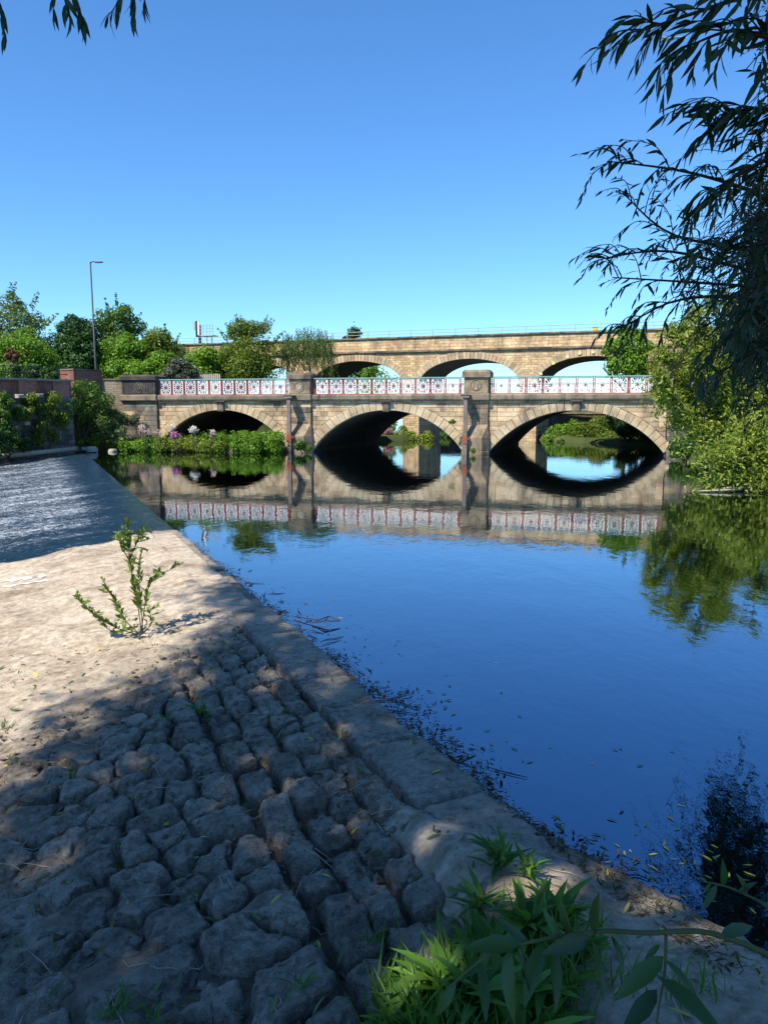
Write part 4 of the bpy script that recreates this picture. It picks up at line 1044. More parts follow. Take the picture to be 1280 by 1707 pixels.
def bush(name, label, specs, mat, n, ln=0.2, wd=0.11, seed=0, base_z=0.3, group=None, cat='bush', squash=1.0, stem=True, depth=0.8):
    g = np.random.default_rng(seed + 500)
    blobs = []
    for px, py, rp, Y in specs:
        c = W(px, py, Y); r = rp / 1280 * Y
        blobs.append((c, (r * .75, r * .7 * depth, r * .7 * squash)))
        for k in range(5):
            d = ball(g, 1)[0]; d[2] = abs(d[2]) if g.random() < .7 else d[2]; q = r * g.uniform(.32, .5); blobs.append((c + d * np.array([r, r * depth, r * squash]) * .72, (q, q, q * .85)))
    base = np.mean([b[0] for b in blobs], 0); base[2] = base_z
    t = thing(name, label, cat, tuple(base), group)
    V, F, T = blob_leaves(g, blobs, n, ln, wd)
    mk('foliage', V, F, mat, t, tint=T)
    if stem:
        mb = MB()
        for b in blobs[::6]:
            Vt, Ft = tube([base + g.normal(size=3) * (.12, .12, 0), (base + b[0]) / 2 + g.normal(size=3) * .08, b[0]], [.05, .035, .012], 5); mb.add(Vt, Ft)
        mb.build('stems', M['bark'], t, True)
    return t

# ------------------------------------------------------------------ trees behind the left bank and the bridge
tree('pale_tree', 'tall pale grey-green tree at the far left edge of the skyline', 'tree', -60, 92, 485, 625, 86, L['pale'], 9000, seed=1, nb=24, spikes=6, taper=.45, rmin=.16, rmax=.3)
tree('bright_tree', 'rounded bright green tree just left of the dark green tree', 'tree', -14, 100, 542, 655, 81, L['bright'], 8000, seed=2, nb=22)
tree('dark_tree', 'dense dark green tree left of the street lamp', 'tree', 90, 176, 519, 650, 80, L['dark'], 9000, seed=3, nb=24, rmin=.2, rmax=.34)
tree('crown_tree', 'leafy green tree whose top rises highest just right of the street lamp', 'tree', 160, 234, 498, 600, 84, L['mid'], 6500, seed=4, nb=16, spikes=3)
tree('lime_tree', 'bright lime green tree below the highest crown beside the lamp', 'tree', 166, 252, 545, 650, 80, L['bright'], 7500, seed=5, nb=20)
tree('olive_tree', 'olive green bushy tree left of the round bright bush', 'tree', 232, 306, 549, 650, 82, L['hawthorn'], 7000, seed=6, nb=18, spikes=3)
tree('back_tree', 'green tree filling the skyline behind the lamp post', 'tree', 60, 190, 548, 660, 90, L['mid'], 8000, seed=61, nb=22)
tree('back_tree', 'soft green tree behind the olive tree and grey shrub', 'tree', 215, 325, 556, 660, 88, L['pale'], 7000, seed=62, nb=20)
tree('back_tree', 'green tree behind the round bush and hawthorn', 'tree', 330, 430, 568, 660, 84, L['mid'], 6500, seed=63, nb=18)
tree('lime_shrub', 'low yellow-lime shrub above the dark crested end pillar', 'shrub', 188, 262, 592, 655, 77, L['bright'], 4500, seed=7, nb=12)
tree('green_shrub', 'spreading bright green shrub over the bridge\'s left balustrade', 'shrub', 236, 300, 580, 655, 78.5, L['bright'], 4500, seed=71, nb=12)
tree('grey_shrub', 'silvery grey-green shrub rising over the left balustrade', 'shrub', 270, 324, 588, 655, 76.6, L['grey'], 4500, seed=8, nb=14)
tree('round_bush', 'round bright green bush beside the palisade fence', 'shrub', 303, 374, 564, 650, 79, L['bright'], 6500, seed=9, nb=16, taper=.1)
tree('hawthorn', 'yellow-green hawthorn with ragged twiggy top left of the birch', 'tree', 362, 476, 532, 650, 78, L['hawthorn'], 10000, ln=.24, wd=.13, seed=10, nb=26, spikes=9, rmin=.16, rmax=.3)
# weeping birch
g = np.random.default_rng(55); bb = np.array([W(515, 600, 79)[0], 79.2, 3.2])
t = thing('weeping_birch', 'weeping grey-green birch with hanging branches before the viaduct', 'tree', tuple(bb))
C = []; AX = []
for k in range(330):
    px = g.uniform(470, 556); Yk = 79 + g.uniform(-1.6, 1.6); top = 549 + 13 * abs((px - 515) / 42) ** 1.5 + g.uniform(-6, 32); p = W(px, top, Yk); ln_ = g.uniform(1.0, 3.2)
    m = int(ln_ * 13); z = np.linspace(0, ln_, m); sway = g.normal() * .12
    C.append(np.column_stack([p[0] + sway * z + g.normal(size=m) * .07, p[1] + g.normal(size=m) * .07, p[2] - z])); AX.append(np.tile([sway, 0, -1.0], (m, 1)) + g.normal(size=(m, 3)) * .3)
C = np.concatenate(C); AX = unit(np.concatenate(AX)); N = unit(g.normal(size=C.shape) + [0, -.5, .2])
V, F = leaf_quads(C, N, .19, .085, g, AX); mk('crown', V, F, L['pale'], t, tint=np.clip(.35 + .2 * g.normal(size=len(C)), 0, 1))
Vt, Ft = tube([bb, bb + (0.1, 0, 3.0), bb + (-.1, 0, 6.6)], [.22, .16, .04], 8); tr = mk('trunk', Vt, Ft, M['palebark'], t, True)
for k in range(7):
    a = bb + (0, 0, 2.6 + k * .55); th = g.uniform(0, 6.28); q = a + np.array([math.cos(th) * 1.7, math.sin(th) * 1.0, 1.1 - k * .1])
    Vt, Ft = tube([a, (a + q) / 2 + (0, 0, .25), q], [.07, .05, .02], 5); mk('limb', Vt, Ft, M['palebark'], tr, True)
tree('far_tree', 'small dark tree poking above the viaduct\'s coping', 'tree', 568, 614, 535, 640, 104, L['dark'], 3500, ln=.4, wd=.24, base_z=1.5, seed=12, nb=12)
tree('far_tree', 'bright tree seen through the left viaduct arch', 'tree', 588, 664, 598, 690, 100, L['bright'], 4500, ln=.34, wd=.2, base_z=1.5, seed=13, nb=14)
tree('far_tree', 'low tree partly seen beyond the weeping birch through the arch', 'tree', 520, 600, 615, 700, 108, L['mid'], 3500, ln=.34, wd=.2, base_z=1.5, seed=131, nb=12)
tree('ash_tree', 'bright green tree before the viaduct\'s right-hand arch', 'tree', 1006, 1092, 536, 640, 69.5, L['bright'], 8500, ln=.24, wd=.13, base_z=1.4, seed=14, nb=24, spikes=3, rmin=.18, rmax=.32)
tree('copper_shrub', 'reddish brown shrub at the right foot of the ash tree', 'shrub', 1078, 1104, 597, 640, 68.5, L['red'], 1200, ln=.2, wd=.1, base_z=1.4, seed=15, nb=7)
sp = tree('young_tree', 'thin young tree with coppery leaves behind the railing at far left', 'sapling', 10, 32, 578, 604, 62, L['red'], 700, ln=.2, wd=.1, base_z=3.6, seed=16, nb=6, bark='palebark')

# ------------------------------------------------------------------ right bank
def willow_bush(name, label, base, stems, mat, nleaf, seed, ln=.22, wd=.06, scatter=.42, bark='palebark'):
    g = np.random.default_rng(seed); t = thing(name, label, 'willow', tuple(base)); C = []; A = []; T = []
    mb_main = []
    for P, r, wgt in stems:
        P = np.array(P); d = np.linspace(0, 1, len(P)); k = np.linspace(0, 1, 12); Q = np.stack([np.interp(k, d, P[:, j]) for j in range(3)], 1) + g.normal(size=(12, 3)) * .05
        Vt, Ft = tube(Q, np.linspace(r, r * .2, 12), 6); mk('stem', Vt, Ft, M[bark], t, True)
        ntw = int(26 * wgt)
        for j in range(ntw):
            u = g.uniform(.22, 1.0); p0 = np.array([np.interp(u, k, Q[:, a]) for a in range(3)]); tan = unit(np.array([np.interp(min(1, u + .1), k, Q[:, a]) - np.interp(max(0, u - .1), k, Q[:, a]) for a in range(3)]))
            dr = unit(tan * .5 + g.normal(size=3) * .75 + np.array([-.1, -.1, .15])); L_ = g.uniform(.5, 1.5); m = max(6, int(nleaf / (26 * sum(s[2] for s in stems))))
            s_ = g.random(m) ** .8; pts = p0 + dr * (s_ * L_)[:, None] + np.array([0, 0, -1.0]) * (s_ ** 2 * L_ * .3)[:, None] + g.normal(size=(m, 3)) * (.10 + scatter * .3 * s_)[:, None]
            C.append(pts); A.append(unit(dr + np.array([0, 0, -.3]) + g.normal(size=(m, 3)) * .6)); T.append(np.clip(g.uniform(.25, .75) + .22 * g.normal(size=m), 0, 1))
    C = np.concatenate(C); A = np.concatenate(A); N = unit(g.normal(size=C.shape) + [-.3, -.4, .6]); s_ = g.uniform(.7, 1.3, len(C))
    keep = C[:, 2] > 0.05; V, F = leaf_quads(C[keep], N[keep], ln * s_[keep], wd * s_[keep], g, A[keep]); mk('crown', V, F, mat, t, tint=np.concatenate(T)[keep])
    return t
Y = 40
st = []
for tip, mid, r, w in [((1150, 520), (1205, 640), .11, 1.5), ((1120, 545), (1180, 660), .1, 1.4), ((1165, 555), (1200, 650), .1, 1.4), ((1105, 590), (1170, 690), .09, 1.3), ((1225, 495), (1240, 640), .1, 1.5), ((1190, 505), (1222, 640), .1, 1.4), ((1098, 630), (1165, 705), .08, 1.2), ((1095, 668), (1170, 715), .06, .9), ((1290, 520), (1275, 650), .1, 1.4), ((1180, 590), (1210, 680), .08, 1.2), ((1130, 620), (1190, 700), .07, 1.0), ((1340, 560), (1310, 670), .1, 1.2), ((1250, 590), (1245, 680), .08, 1.2)]:
    b_ = W(1245, 762, Y); b_[2] = 0.4
    yy = Y + rng.uniform(-2.5, 2.5); st.append(([b_ + rng.normal(size=3) * (.5, .5, 0), W(mid[0], mid[1], (Y + yy) / 2), W(tip[0], tip[1], yy)], r, w))
willow_bush('bank_willow', 'large yellow-green willow leaning over the right bank beside the bridge', W(1245, 762, Y) * (1, 1, 0) + (0, 0, .3), st, L['yellow'], 40000, 31, ln=.25, wd=.09)
Y = 30; st = []
for tip, mid, r, w in [((1185, 760), (1235, 740), .05, 1.2), ((1195, 805), (1240, 775), .04, 1.2), ((1250, 700), (1265, 745), .06, 1.2), ((1225, 730), (1250, 760), .05, 1.1), ((1285, 812), (1290, 780), .04, 1.2), ((1320, 720), (1310, 760), .06, 1.2), ((1240, 808), (1268, 780), .04, 1.2), ((1215, 780), (1250, 770), .04, 1.2)]:
    b_ = W(1300, 790, Y); b_[2] = 0.3; yy = Y + rng.uniform(-1.2, .8); st.append(([b_ + rng.normal(size=3) * (.3, .3, 0), W(mid[0], mid[1], Y), W(tip[0], tip[1], yy)], r, w))
willow_bush('low_willow', 'low yellow-green willow drooping to the water at the right edge', W(1300, 790, Y) * (1, 1, 0) + (0, 0, .2), st, L['yellow'], 11000, 33, ln=.2, wd=.065, scatter=.6)
bush('bank_bush', 'small rounded green bush at the water beside the right abutment', [(1150, 745, 26, 47.0), (1128, 752, 14, 47.2), (1175, 752, 20, 45.5)], L['mid'], 3200, seed=1, base_z=.1)
bush('bank_bush', 'shaded green bush on the right bank under the leaning willow', [(1215, 720, 40, 44.0), (1255, 690, 40, 43.0), (1195, 755, 28, 42.0), (1245, 740, 36, 41.0)], L['mid'], 5200, seed=2, base_z=.4)
bush('bank_bush', 'tall green bush filling the right edge behind the willow', [(1265, 620, 60, 50.0), (1220, 590, 45, 52.0), (1320, 570, 60, 50.0)], L['hawthorn'], 6000, seed=21, base_z=1.5)
# driftwood along the foot of the low willow
dw = thing('driftwood', 'bleached driftwood branches at the water\'s edge under the low willow', 'driftwood', tuple(W(1240, 818, 29) * (1, 1, 0)))
for k in range(5):
    a = W(1165 + k * 22, 812 + 3 * (k % 3), 29.2 + .25 * k); a[2] = .06 + .03 * k; b = W(1235 + k * 16, 815, 29.4 + .2 * k); b[2] = .10 + .03 * (k % 2)
    Vt, Ft = tube([a, (a + b) / 2 + rng.normal(size=3) * .06, b], [.015, .04, .045], 6); mk('branch', Vt, Ft, M['palewood'], dw, True)

# ------------------------------------------------------------------ left bank shrubs on the wall
bush('wall_shrub', 'leafy grey-green shrub spilling down before the brick block', [(138, 655, 28, 56.2), (158, 680, 32, 56.2), (130, 690, 26, 55.8), (110, 680, 20, 54.6)], L['mid'], 6500, seed=3, ln=.17, wd=.1)
bush('wall_shrub', 'pale leafy shrub low on the bank left of the bridge end pillar', [(172, 715, 26, 56.4), (192, 700, 22, 57.2), (198, 728, 18, 56.6)], L['pale'], 5200, seed=4, ln=.17, wd=.09)
bush('wall_shrub', 'bright green plants at the waterline beyond the timber beam', [(112, 730, 14, 55.4), (132, 738, 9, 55.8), (158, 735, 12, 56.4)], L['bright'], 2200, seed=5, base_z=0, ln=.16, wd=.1)
bush('wall_shrub', 'olive creeper hanging on the river wall between the corbels', [(55, 672, 16, 51.6), (85, 668, 18, 53.0), (75, 690, 19, 52.4), (98, 700, 20, 53.4), (45, 690, 13, 51), (70, 712, 15, 52)], L['hawthorn'], 5200, seed=6, base_z=2, ln=.15, wd=.08, depth=.6)
bush('wall_shrub', 'green shrub clinging to the river wall at the left edge below the brick parapet', [(8, 672, 16, 49.6), (28, 690, 15, 50.4), (5, 695, 18, 49.2)], L['mid'], 3200, seed=22, base_z=1.5, ln=.16, wd=.09, depth=.6)
bush('wall_shrub', 'dark bush in the shade at the foot of the river wall', [(12, 725, 24, 49.0), (35, 742, 16, 50.2), (-15, 740, 30, 48.0)], L['dark'], 4200, seed=7, base_z=0, ln=.17, wd=.1)
bush('wall_shrub', 'dry olive weeds low on the river wall below the corbels', [(62, 735, 14, 52), (85, 728, 13, 53), (45, 690, 9, 51), (100, 720, 12, 54)], L['hawthorn'], 2600, seed=8, base_z=0, ln=.15, wd=.08, depth=.6)
bush('wall_shrub', 'grey flowering weeds against the foot of the dark end pillar', [(222, 702, 13, 57.6), (238, 712, 12, 57.3)], L['grey'], 1500, seed=9, base_z=0, ln=.14, wd=.07)
bush('hedge_shrub', 'low green hedge plants behind the river wall railing', [(25, 618, 14, 60), (55, 622, 14, 60), (88, 625, 13, 60)], L['dark'], 2600, seed=10, base_z=3.8)
# small boulders at the waterline
def boulder(label, px, py, r, Y, mat, group=None):
    c = W(px, py, Y); g = np.random.default_rng(int(px)); n = 12; th = np.linspace(0, 2 * math.pi, 14, endpoint=False)
    V, F = stone_mesh(c[0], c[1], lambda a: r * (1 + .18 * np.sin(a * 2 + px) + .1 * np.sin(a * 3)), 18, [0, .3, .55, .75, .9, 1.0], lambda x, y: c[2] + 0 * x, r * .5, r * .6, px * .1)
    tag(mk('boulder', V, F, mat, smooth=True, base=(c[0], c[1], 0)), label, 'boulder', group)
boulder('pale rounded boulder at the waterline near the timber beam\'s end', 152, 744, .36, 55.2, M['palestone'])
boulder('small pale stone at the waterline, left of the rounded boulder', 139, 745, .2, 55.0, M['palestone'])
boulder('flat pale stone at the waterline below the end pillar\'s shrub', 187, 749, .38, 56.0, M['palestone'])

# ------------------------------------------------------------------ flower bank before the left arch
mu = np.linspace(-21.0, -6.6, 50); mv = np.linspace(-3.6, 9, 36); MU, MV = np.meshgrid(mu, mv)
fr = -2.9 + .35 * np.sin(MU * 1.3) + .3 * sstep(-9, -6.8, MU) * 3
h_ = -0.5 + .85 * sstep(0, 1.1, MV - fr) * sstep(-6.7, -7.6, MU) + .05 * np.sin(MU * 3) * np.cos(MV * 2)
V, F = grid_mesh(MU, MV, h_)
tag(mk('flower_bank', BP(V), F, M['soil'], smooth=True), kind='structure')
g = np.random.default_rng(77)
def herb(name, label, us, vs, top, mat, n, seed, ln=.17, wd=.09, rr=(.25, .5)):
    g = np.random.default_rng(seed); blobs = []
    for k in range(60):
        u = g.uniform(*us); v = g.uniform(*vs); r = g.uniform(*rr); tz = top(u) * g.uniform(.55, 1.0); blobs.append((BP([(u, v, max(.25, tz - r * .8))])[0], (r, r, r * .85)))
        if tz > .9: blobs.append((BP([(u, v, .4)])[0], (r, r, r)))
    V, F, T = blob_leaves(g, blobs, n, ln, wd)
    o = mk(name, V, F, mat, tint=T, base=tuple(BP([(sum(us) / 2, -2, .2)])[0])); return tag(o, label, 'plants', kind='stuff')
herb('bank_plants', 'green leafy plants at the left end of the flower bank', (-20.4, -15.6), (-3.1, -1.3), lambda u: 1.05, L['bright'], 6500, 1)
herb('bank_plants', 'yellow-green plants in the middle of the flower bank', (-16.6, -11.5), (-3.0, -1.2), lambda u: 1.15, L['yellow'], 6500, 2)
herb('bank_plants', 'tall dense green plants at the right end of the flower bank', (-12.3, -7.5), (-3.0, -1.0), lambda u: 1.75 - .12 * abs(u + 9.2), L['bright'], 9500, 3)
herb('bank_plants', 'dark green plants under the left arch behind the flower bank', (-17, -8.2), (-.9, 1.2), lambda u: 1.5, L['mid'], 4500, 4)
def flower(name, label, px, py, rp, Y, mat, n=420, ln=.10, wd=.08):
    c = W(px, py, Y); r = rp / 1280 * Y; g = np.random.default_rng(int(px * 7)); t = thing(name, label, 'flowers', (c[0], c[1], .3))
    bl = [(c + ball(g, 1)[0] * np.array([r, r * .5, r * .6]) * .6, (r * .42, r * .4, r * .42)) for _ in range(9)]
    V, F, T = blob_leaves(g, bl, n, ln, wd, up=.1, shell=.2); mk('blooms', V, F, mat, t, tint=T)
    mb = MB()
    for b in bl: mb.add(*tube([np.array([c[0] + g.normal() * .1, c[1] + g.normal() * .1, .2]), b[0]], [.015, .008], 4))
    mb.build('stems', M['greentwig'], t)
flower('pink_flowers', 'vivid pink flower clump on the bank before the left arch', 292, 725, 9, 54.4, L['pink'], 520)
flower('white_flowers', 'white flower heads standing before the dark left arch', 323, 716, 9, 55.2, L['white'], 380)
flower('white_flowers', 'small white flower head left of the pink clump\'s top', 288, 712, 6, 55.4, L['white'], 160)
flower('pink_flowers', 'pale pink blossom drift below the dark end pillar', 240, 716, 12, 55.8, L['palepink'], 420)
flower('pink_flowers', 'faint pink blossoms low among the plants left of the vivid clump', 262, 722, 9, 55.2, L['palepink'], 200)
flower('pink_flowers', 'small faded pink flowers under the arch right of the white heads', 352, 722, 9, 54.9, L['palepink'], 170)
bush('pier_plants', 'green waterside plants at the foot of the pier by the flower bank', [(500, 743, 11, 54.0), (512, 748, 7, 54.0)], L['mid'], 1500, seed=11, base_z=-.1, ln=.16, wd=.08)
bush('pier_plants', 'tiny tuft of green at the waterline of the pier in open water', [(789, 752, 5, 52.2)], L['bright'], 260, seed=12, base_z=-.1, ln=.12, wd=.06, stem=False)
bush('arch_fern', 'small green tuft growing from the middle arch\'s right voussoirs', [(754, 703, 5.5, 53.0)], L['bright'], 260, seed=13, base_z=2, ln=.12, wd=.06, stem=False)
# banks seen through the arches
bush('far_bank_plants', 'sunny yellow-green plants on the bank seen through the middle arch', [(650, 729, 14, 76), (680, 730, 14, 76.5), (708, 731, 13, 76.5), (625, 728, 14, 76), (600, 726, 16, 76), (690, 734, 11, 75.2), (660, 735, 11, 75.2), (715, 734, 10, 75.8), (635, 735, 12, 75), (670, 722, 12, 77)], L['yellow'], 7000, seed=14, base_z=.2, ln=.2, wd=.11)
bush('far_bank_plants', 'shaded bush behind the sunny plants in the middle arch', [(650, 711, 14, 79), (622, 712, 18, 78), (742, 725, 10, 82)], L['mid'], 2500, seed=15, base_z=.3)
flower('pink_flowers', 'purple-pink flowers on the bank seen through the middle arch', 648, 719, 8, 75.2, L['pink'], 260)
bush('far_bank_plants', 'bright green bank plants at left within the right arch', [(920, 725, 15, 75), (942, 719, 17, 76), (930, 731, 13, 74), (958, 714, 15, 77), (915, 733, 9, 73.5)], L['bright'], 3200, seed=16, base_z=.3)
bush('far_bank_plants', 'rounded olive green bush at the water within the right arch', [(972, 727, 22, 72.5), (998, 720, 24, 73.5), (1012, 732, 18, 72)], L['hawthorn'], 5000, seed=17, base_z=.2)
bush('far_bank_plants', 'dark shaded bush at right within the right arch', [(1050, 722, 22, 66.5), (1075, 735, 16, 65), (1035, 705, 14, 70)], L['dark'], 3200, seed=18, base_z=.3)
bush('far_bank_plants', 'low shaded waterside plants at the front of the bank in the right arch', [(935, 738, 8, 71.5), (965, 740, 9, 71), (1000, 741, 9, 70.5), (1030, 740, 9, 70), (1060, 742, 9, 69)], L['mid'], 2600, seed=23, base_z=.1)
bush('far_bank_plants', 'tall pale bushes along the wall beyond the right arch', [(985, 708, 12, 80), (1015, 705, 14, 79), (1045, 702, 14, 78)], L['mid'], 2600, seed=19, base_z=.8)
# ------------------------------------------------------------------ near leaves
ST_X = np.array([0, .18, .45, .75, 1.0]); ST_W = np.array([0, .72, 1.0, .62, 0])
LT_F = np.array([(0, 2, 1), (0, 3, 2), (1, 2, 5), (1, 5, 4), (2, 3, 6), (2, 6, 5), (4, 5, 8), (4, 8, 7), (5, 6, 9), (5, 9, 8), (7, 8, 10), (8, 9, 10)])
def leaf_template(curl=0.18, fold=0.3):
    V = [(0, 0, 0)]
    for x, w in zip(ST_X[1:4], ST_W[1:4]):
        for sg in (-1, 0, 1): V.append((x, sg * w * .5, -curl * x * x))
    V.append((1, 0, -curl)); V = np.array(V, float)
    return V, fold
def lance(B, D, N, ln, wd, curl=0.18, fold=0.3):
    """batch of lance-shaped leaves: base points, directions, up normals, lengths, widths"""
    n = len(B); T, fo = leaf_template(1.0, fold)
    D = unit(D); N = unit(N - (N * D).sum(1, keepdims=True) * D); S = np.cross(N, D)
    ln = np.broadcast_to(ln, (n,)); wd = np.broadcast_to(wd, (n,)); curl = np.broadcast_to(curl, (n,))
    x = T[None, :, 0] * ln[:, None]; y = T[None, :, 1] * wd[:, None]
    z = T[None, :, 2] * (curl * ln)[:, None] + np.abs(T[None, :, 1]) * fold * wd[:, None]
    V = B[:, None] + x[..., None] * D[:, None] + y[..., None] * S[:, None] + z[..., None] * N[:, None]
    F = (LT_F[None] + (np.arange(n) * 11)[:, None, None]).reshape(-1, 3)
    return V.reshape(-1, 3), F
def unit_leaf(mat, w, curl, tint, name='leaf'):
    V, _ = leaf_template(curl); V = V.copy(); V[:, 2] += np.abs(V[:, 1]) * w * .3; V[:, 1] *= w
    return mesh_np(name, V, LT_F, mat, True, np.full(12, tint))
def place_leaf(me, parent, b, d, n, ln, off):
    d = unit(np.array(d)); n = unit(n - (n @ d) * d); s = np.cross(n, d)
    o = bpy.data.objects.new('leaf', me); COL.objects.link(o); o.parent = parent
    m = Matrix([[d[0] * ln, s[0] * ln, n[0] * ln, b[0] - off[0]], [d[1] * ln, s[1] * ln, n[1] * ln, b[1] - off[1]], [d[2] * ln, s[2] * ln, n[2] * ln, b[2] - off[2]], [0, 0, 0, 1]])
    o.matrix_local = m; return o
def curve(P, n):
    P = np.array(P, float); k = np.linspace(0, len(P) - 1, n); i = np.clip(k.astype(int), 0, len(P) - 2); f = (k - i)[:, None]
    p0 = P[np.maximum(i - 1, 0)]; p1 = P[i]; p2 = P[i + 1]; p3 = P[np.minimum(i + 2, len(P) - 1)]
    return .5 * ((2 * p1) + (p2 - p0) * f + (2 * p0 - 5 * p1 + 4 * p2 - p3) * f ** 2 + (3 * p1 - p0 - 3 * p2 + p3) * f ** 3)
class Foliage:
    def __init__(s, seed): s.g = np.random.default_rng(seed); s.B = []; s.D = []; s.N = []; s.L = []; s.tw = MB()
    def twig(s, P, r0, leaf=.10, step=.022, droop=.55, r1=.0015, lo=0.1, side=.75):
        g = s.g; n = 14; Q = curve(P, n); s.tw.add(*tube(Q, np.linspace(r0, r1, n), 5))
        ln = np.linalg.norm(np.diff(Q, axis=0), axis=1).sum(); m = max(4, int(ln * (1 - lo) / step)); k = np.linspace(lo, 1, m)
        u = np.linspace(0, 1, n); B = np.stack([np.interp(k, u, Q[:, a]) for a in range(3)], 1); T = unit(np.stack([np.interp(np.minimum(1, k + .08), u, Q[:, a]) - np.interp(np.maximum(0, k - .08), u, Q[:, a]) for a in range(3)], 1))
        sd = np.where(np.arange(m) % 2, 1.0, -1.0)[:, None]; S = unit(np.cross(T, np.array([0, 0, 1.0])) + 1e-3) * sd
        D = unit(T * g.uniform(.5, 1.0, (m, 1)) + S * side * g.uniform(.4, 1.1, (m, 1)) + np.array([0, 0, -1.0]) * droop * g.uniform(.5, 1.4, (m, 1)) + g.normal(size=(m, 3)) * .22)
        s.B.append(B); s.D.append(D); s.N.append(unit(np.array([0, 0, .8]) + g.normal(size=(m, 3)) * .5)); s.L.append(leaf * g.uniform(.55, 1.2, m) * np.clip(1.25 - k * .5, .4, 1))
    def bough(s, P, r0, ntw, tl=(.25, .55), leaf=.10, lo=.12, droop=.55, step=.022, spread=.8):
        g = s.g; n = 20; Q = curve(P, n); s.tw.add(*tube(Q, np.linspace(r0, .003, n), 6)); u = np.linspace(0, 1, n)
        for j in range(ntw):
            k = lo + (1 - lo) * (j + g.random()) / ntw; p = np.array([np.interp(k, u, Q[:, a]) for a in range(3)]); t = unit(np.array([np.interp(min(1, k + .08), u, Q[:, a]) - np.interp(max(0, k - .08), u, Q[:, a]) for a in range(3)]))
            d = unit(t * .9 + unit(g.normal(size=3)) * spread + np.array([0, 0, .1])); l = g.uniform(*tl) * (1.15 - .5 * k)
            s.twig([p, p + d * l * .5, p + unit(d + np.array([0, 0, -.45])) * l], .004, leaf, step, droop)
        p = Q[-3]; t = unit(Q[-1] - Q[-4]); s.twig([p, p + t * .12, p + t * .22 + np.array([0, 0, -.04])], .003, leaf, step, droop)
    def arrays(s): return np.concatenate(s.B), np.concatenate(s.D), np.concatenate(s.N), np.concatenate(s.L)

# big willow on the right, its boughs hanging into the picture; trunk out of frame
wt_base = np.array([5.6, 2.2, 0.6])
nw = thing('near_willow', 'dark narrow-leaved willow boughs hanging down the right side of the picture', 'tree', tuple(wt_base))
fo = Foliage(5)
heart = np.array([4.6, 3.2, 6.0])
Vt, Ft = tube(curve([wt_base - (0, 0, .3), wt_base + (-.1, .2, 1.8), wt_base + (-.35, .5, 3.4), heart + (0.3, 0, .8)], 12), np.linspace(.34, .15, 12), 10); trunk = mk('trunk', Vt, Ft, M['bark'], nw, True)
boughs = [  # (pixel path inside the frame, distances, twigs, leaf)
    ([(1420, -60), (1280, -20), (1160, 20), (1062, 52)], (3.6, 3.5, 3.5, 3.5), 13, .115),
    ([(1400, 40), (1290, 60), (1220, 50), (1150, 75)], (3.3, 3.3, 3.3, 3.3), 12, .115),
    ([(1440, 180), (1330, 190), (1250, 180), (1185, 215)], (3.5, 3.6, 3.7, 3.7), 14, .11),
    ([(1420, 380), (1260, 320), (1140, 285), (1012, 268)], (4.6, 4.6, 4.6, 4.6), 20, .085),
    ([(1400, 260), (1300, 260), (1230, 290), (1180, 330)], (3.7, 3.8, 3.9, 3.9), 13, .105),
    ([(1420, 470), (1260, 420), (1120, 390), (1042, 325)], (4.9, 4.9, 4.9, 4.9), 18, .075),
    ([(1420, 490), (1250, 450), (1110, 418), (1000, 432)], (4.9, 4.8, 4.8, 4.8), 22, .075),
    ([(1420, 500), (1280, 480), (1150, 470), (1020, 462)], (4.7, 4.7, 4.7, 4.7), 18, .08),
    ([(1420, 560), (1260, 500), (1130, 500), (1040, 545)], (4.4, 4.4, 4.4, 4.4), 17, .085),
    ([(1420, 420), (1330, 400), (1250, 410), (1190, 430)], (3.8, 3.9, 4.0, 4.0), 16, .10),
    ([(1420, 560), (1330, 530), (1250, 540), (1175, 600)], (4.0, 4.0, 4.0, 4.0), 16, .09),
    ([(1420, 580), (1340, 560), (1260, 580), (1180, 640)], (4.4, 4.4, 4.4, 4.4), 9, .085),
    ([(1440, 480), (1370, 470), (1310, 480), (1260, 520)], (3.4, 3.4, 3.4, 3.4), 16, .10),
    ([(1500, 30), (1420, -60), (1340, -90), (1240, -60)], (3.6, 3.6, 3.7, 3.8), 12, .11),
    ([(1430, 560), (1350, 560), (1300, 575), (1250, 590)], (4.4, 4.4, 4.4, 4.4), 14, .09),
]
for pts, ys, ntw, lf in boughs:
    P = [W(x, y, Y) for (x, y), Y in zip(pts, ys)]
    P = [heart + (P[0] - heart) * .25 + (0, 0, .2)] + P
    fo.bough(P, .020, int(ntw * 1.05), (.2, .42), lf * 1.1, lo=.32, droop=.4, step=.026)
for k in range(26):                                       # the rest of the tree beyond the frame, overhanging the water
    g = fo.g; th = g.uniform(-.6, 2.3); e = heart + np.array([math.cos(th) * 2.6, math.sin(th) * 3.4 + .6, g.uniform(-2.2, 2.6)])
    if e[0] / max(e[1], .3) < .62: e[0] = .62 * e[1] + g.uniform(.2, 1.0)
    fo.bough([heart, (heart + e) / 2 + (0, 0, .6), e, e + (0.1, .2, -.6)], .03, 14, (.35, .7), .11, step=.03)
B, D, N, LN_ = fo.arrays(); fo.tw.build('twigs', M['twig'], trunk, True, kind='stuff')
dist = np.linalg.norm(B - [0, 0, CAM_Z], axis=1)
infr = (np.abs(B[:, 0] / B[:, 1]) < .49) & (B[:, 1] > 0) & (B[:, 2] < CAM_Z + B[:, 1] * .47)
order = np.argsort(np.where(infr, -LN_ / dist, 1.0)); top300 = order[:300]; rest = order[300:]
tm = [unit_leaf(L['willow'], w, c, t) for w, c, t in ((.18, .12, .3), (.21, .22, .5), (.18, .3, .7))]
off = root_off(nw)
for i in top300: place_leaf(tm[int(i) % 3], nw, B[i], D[i], N[i], LN_[i] * 1.05, off)
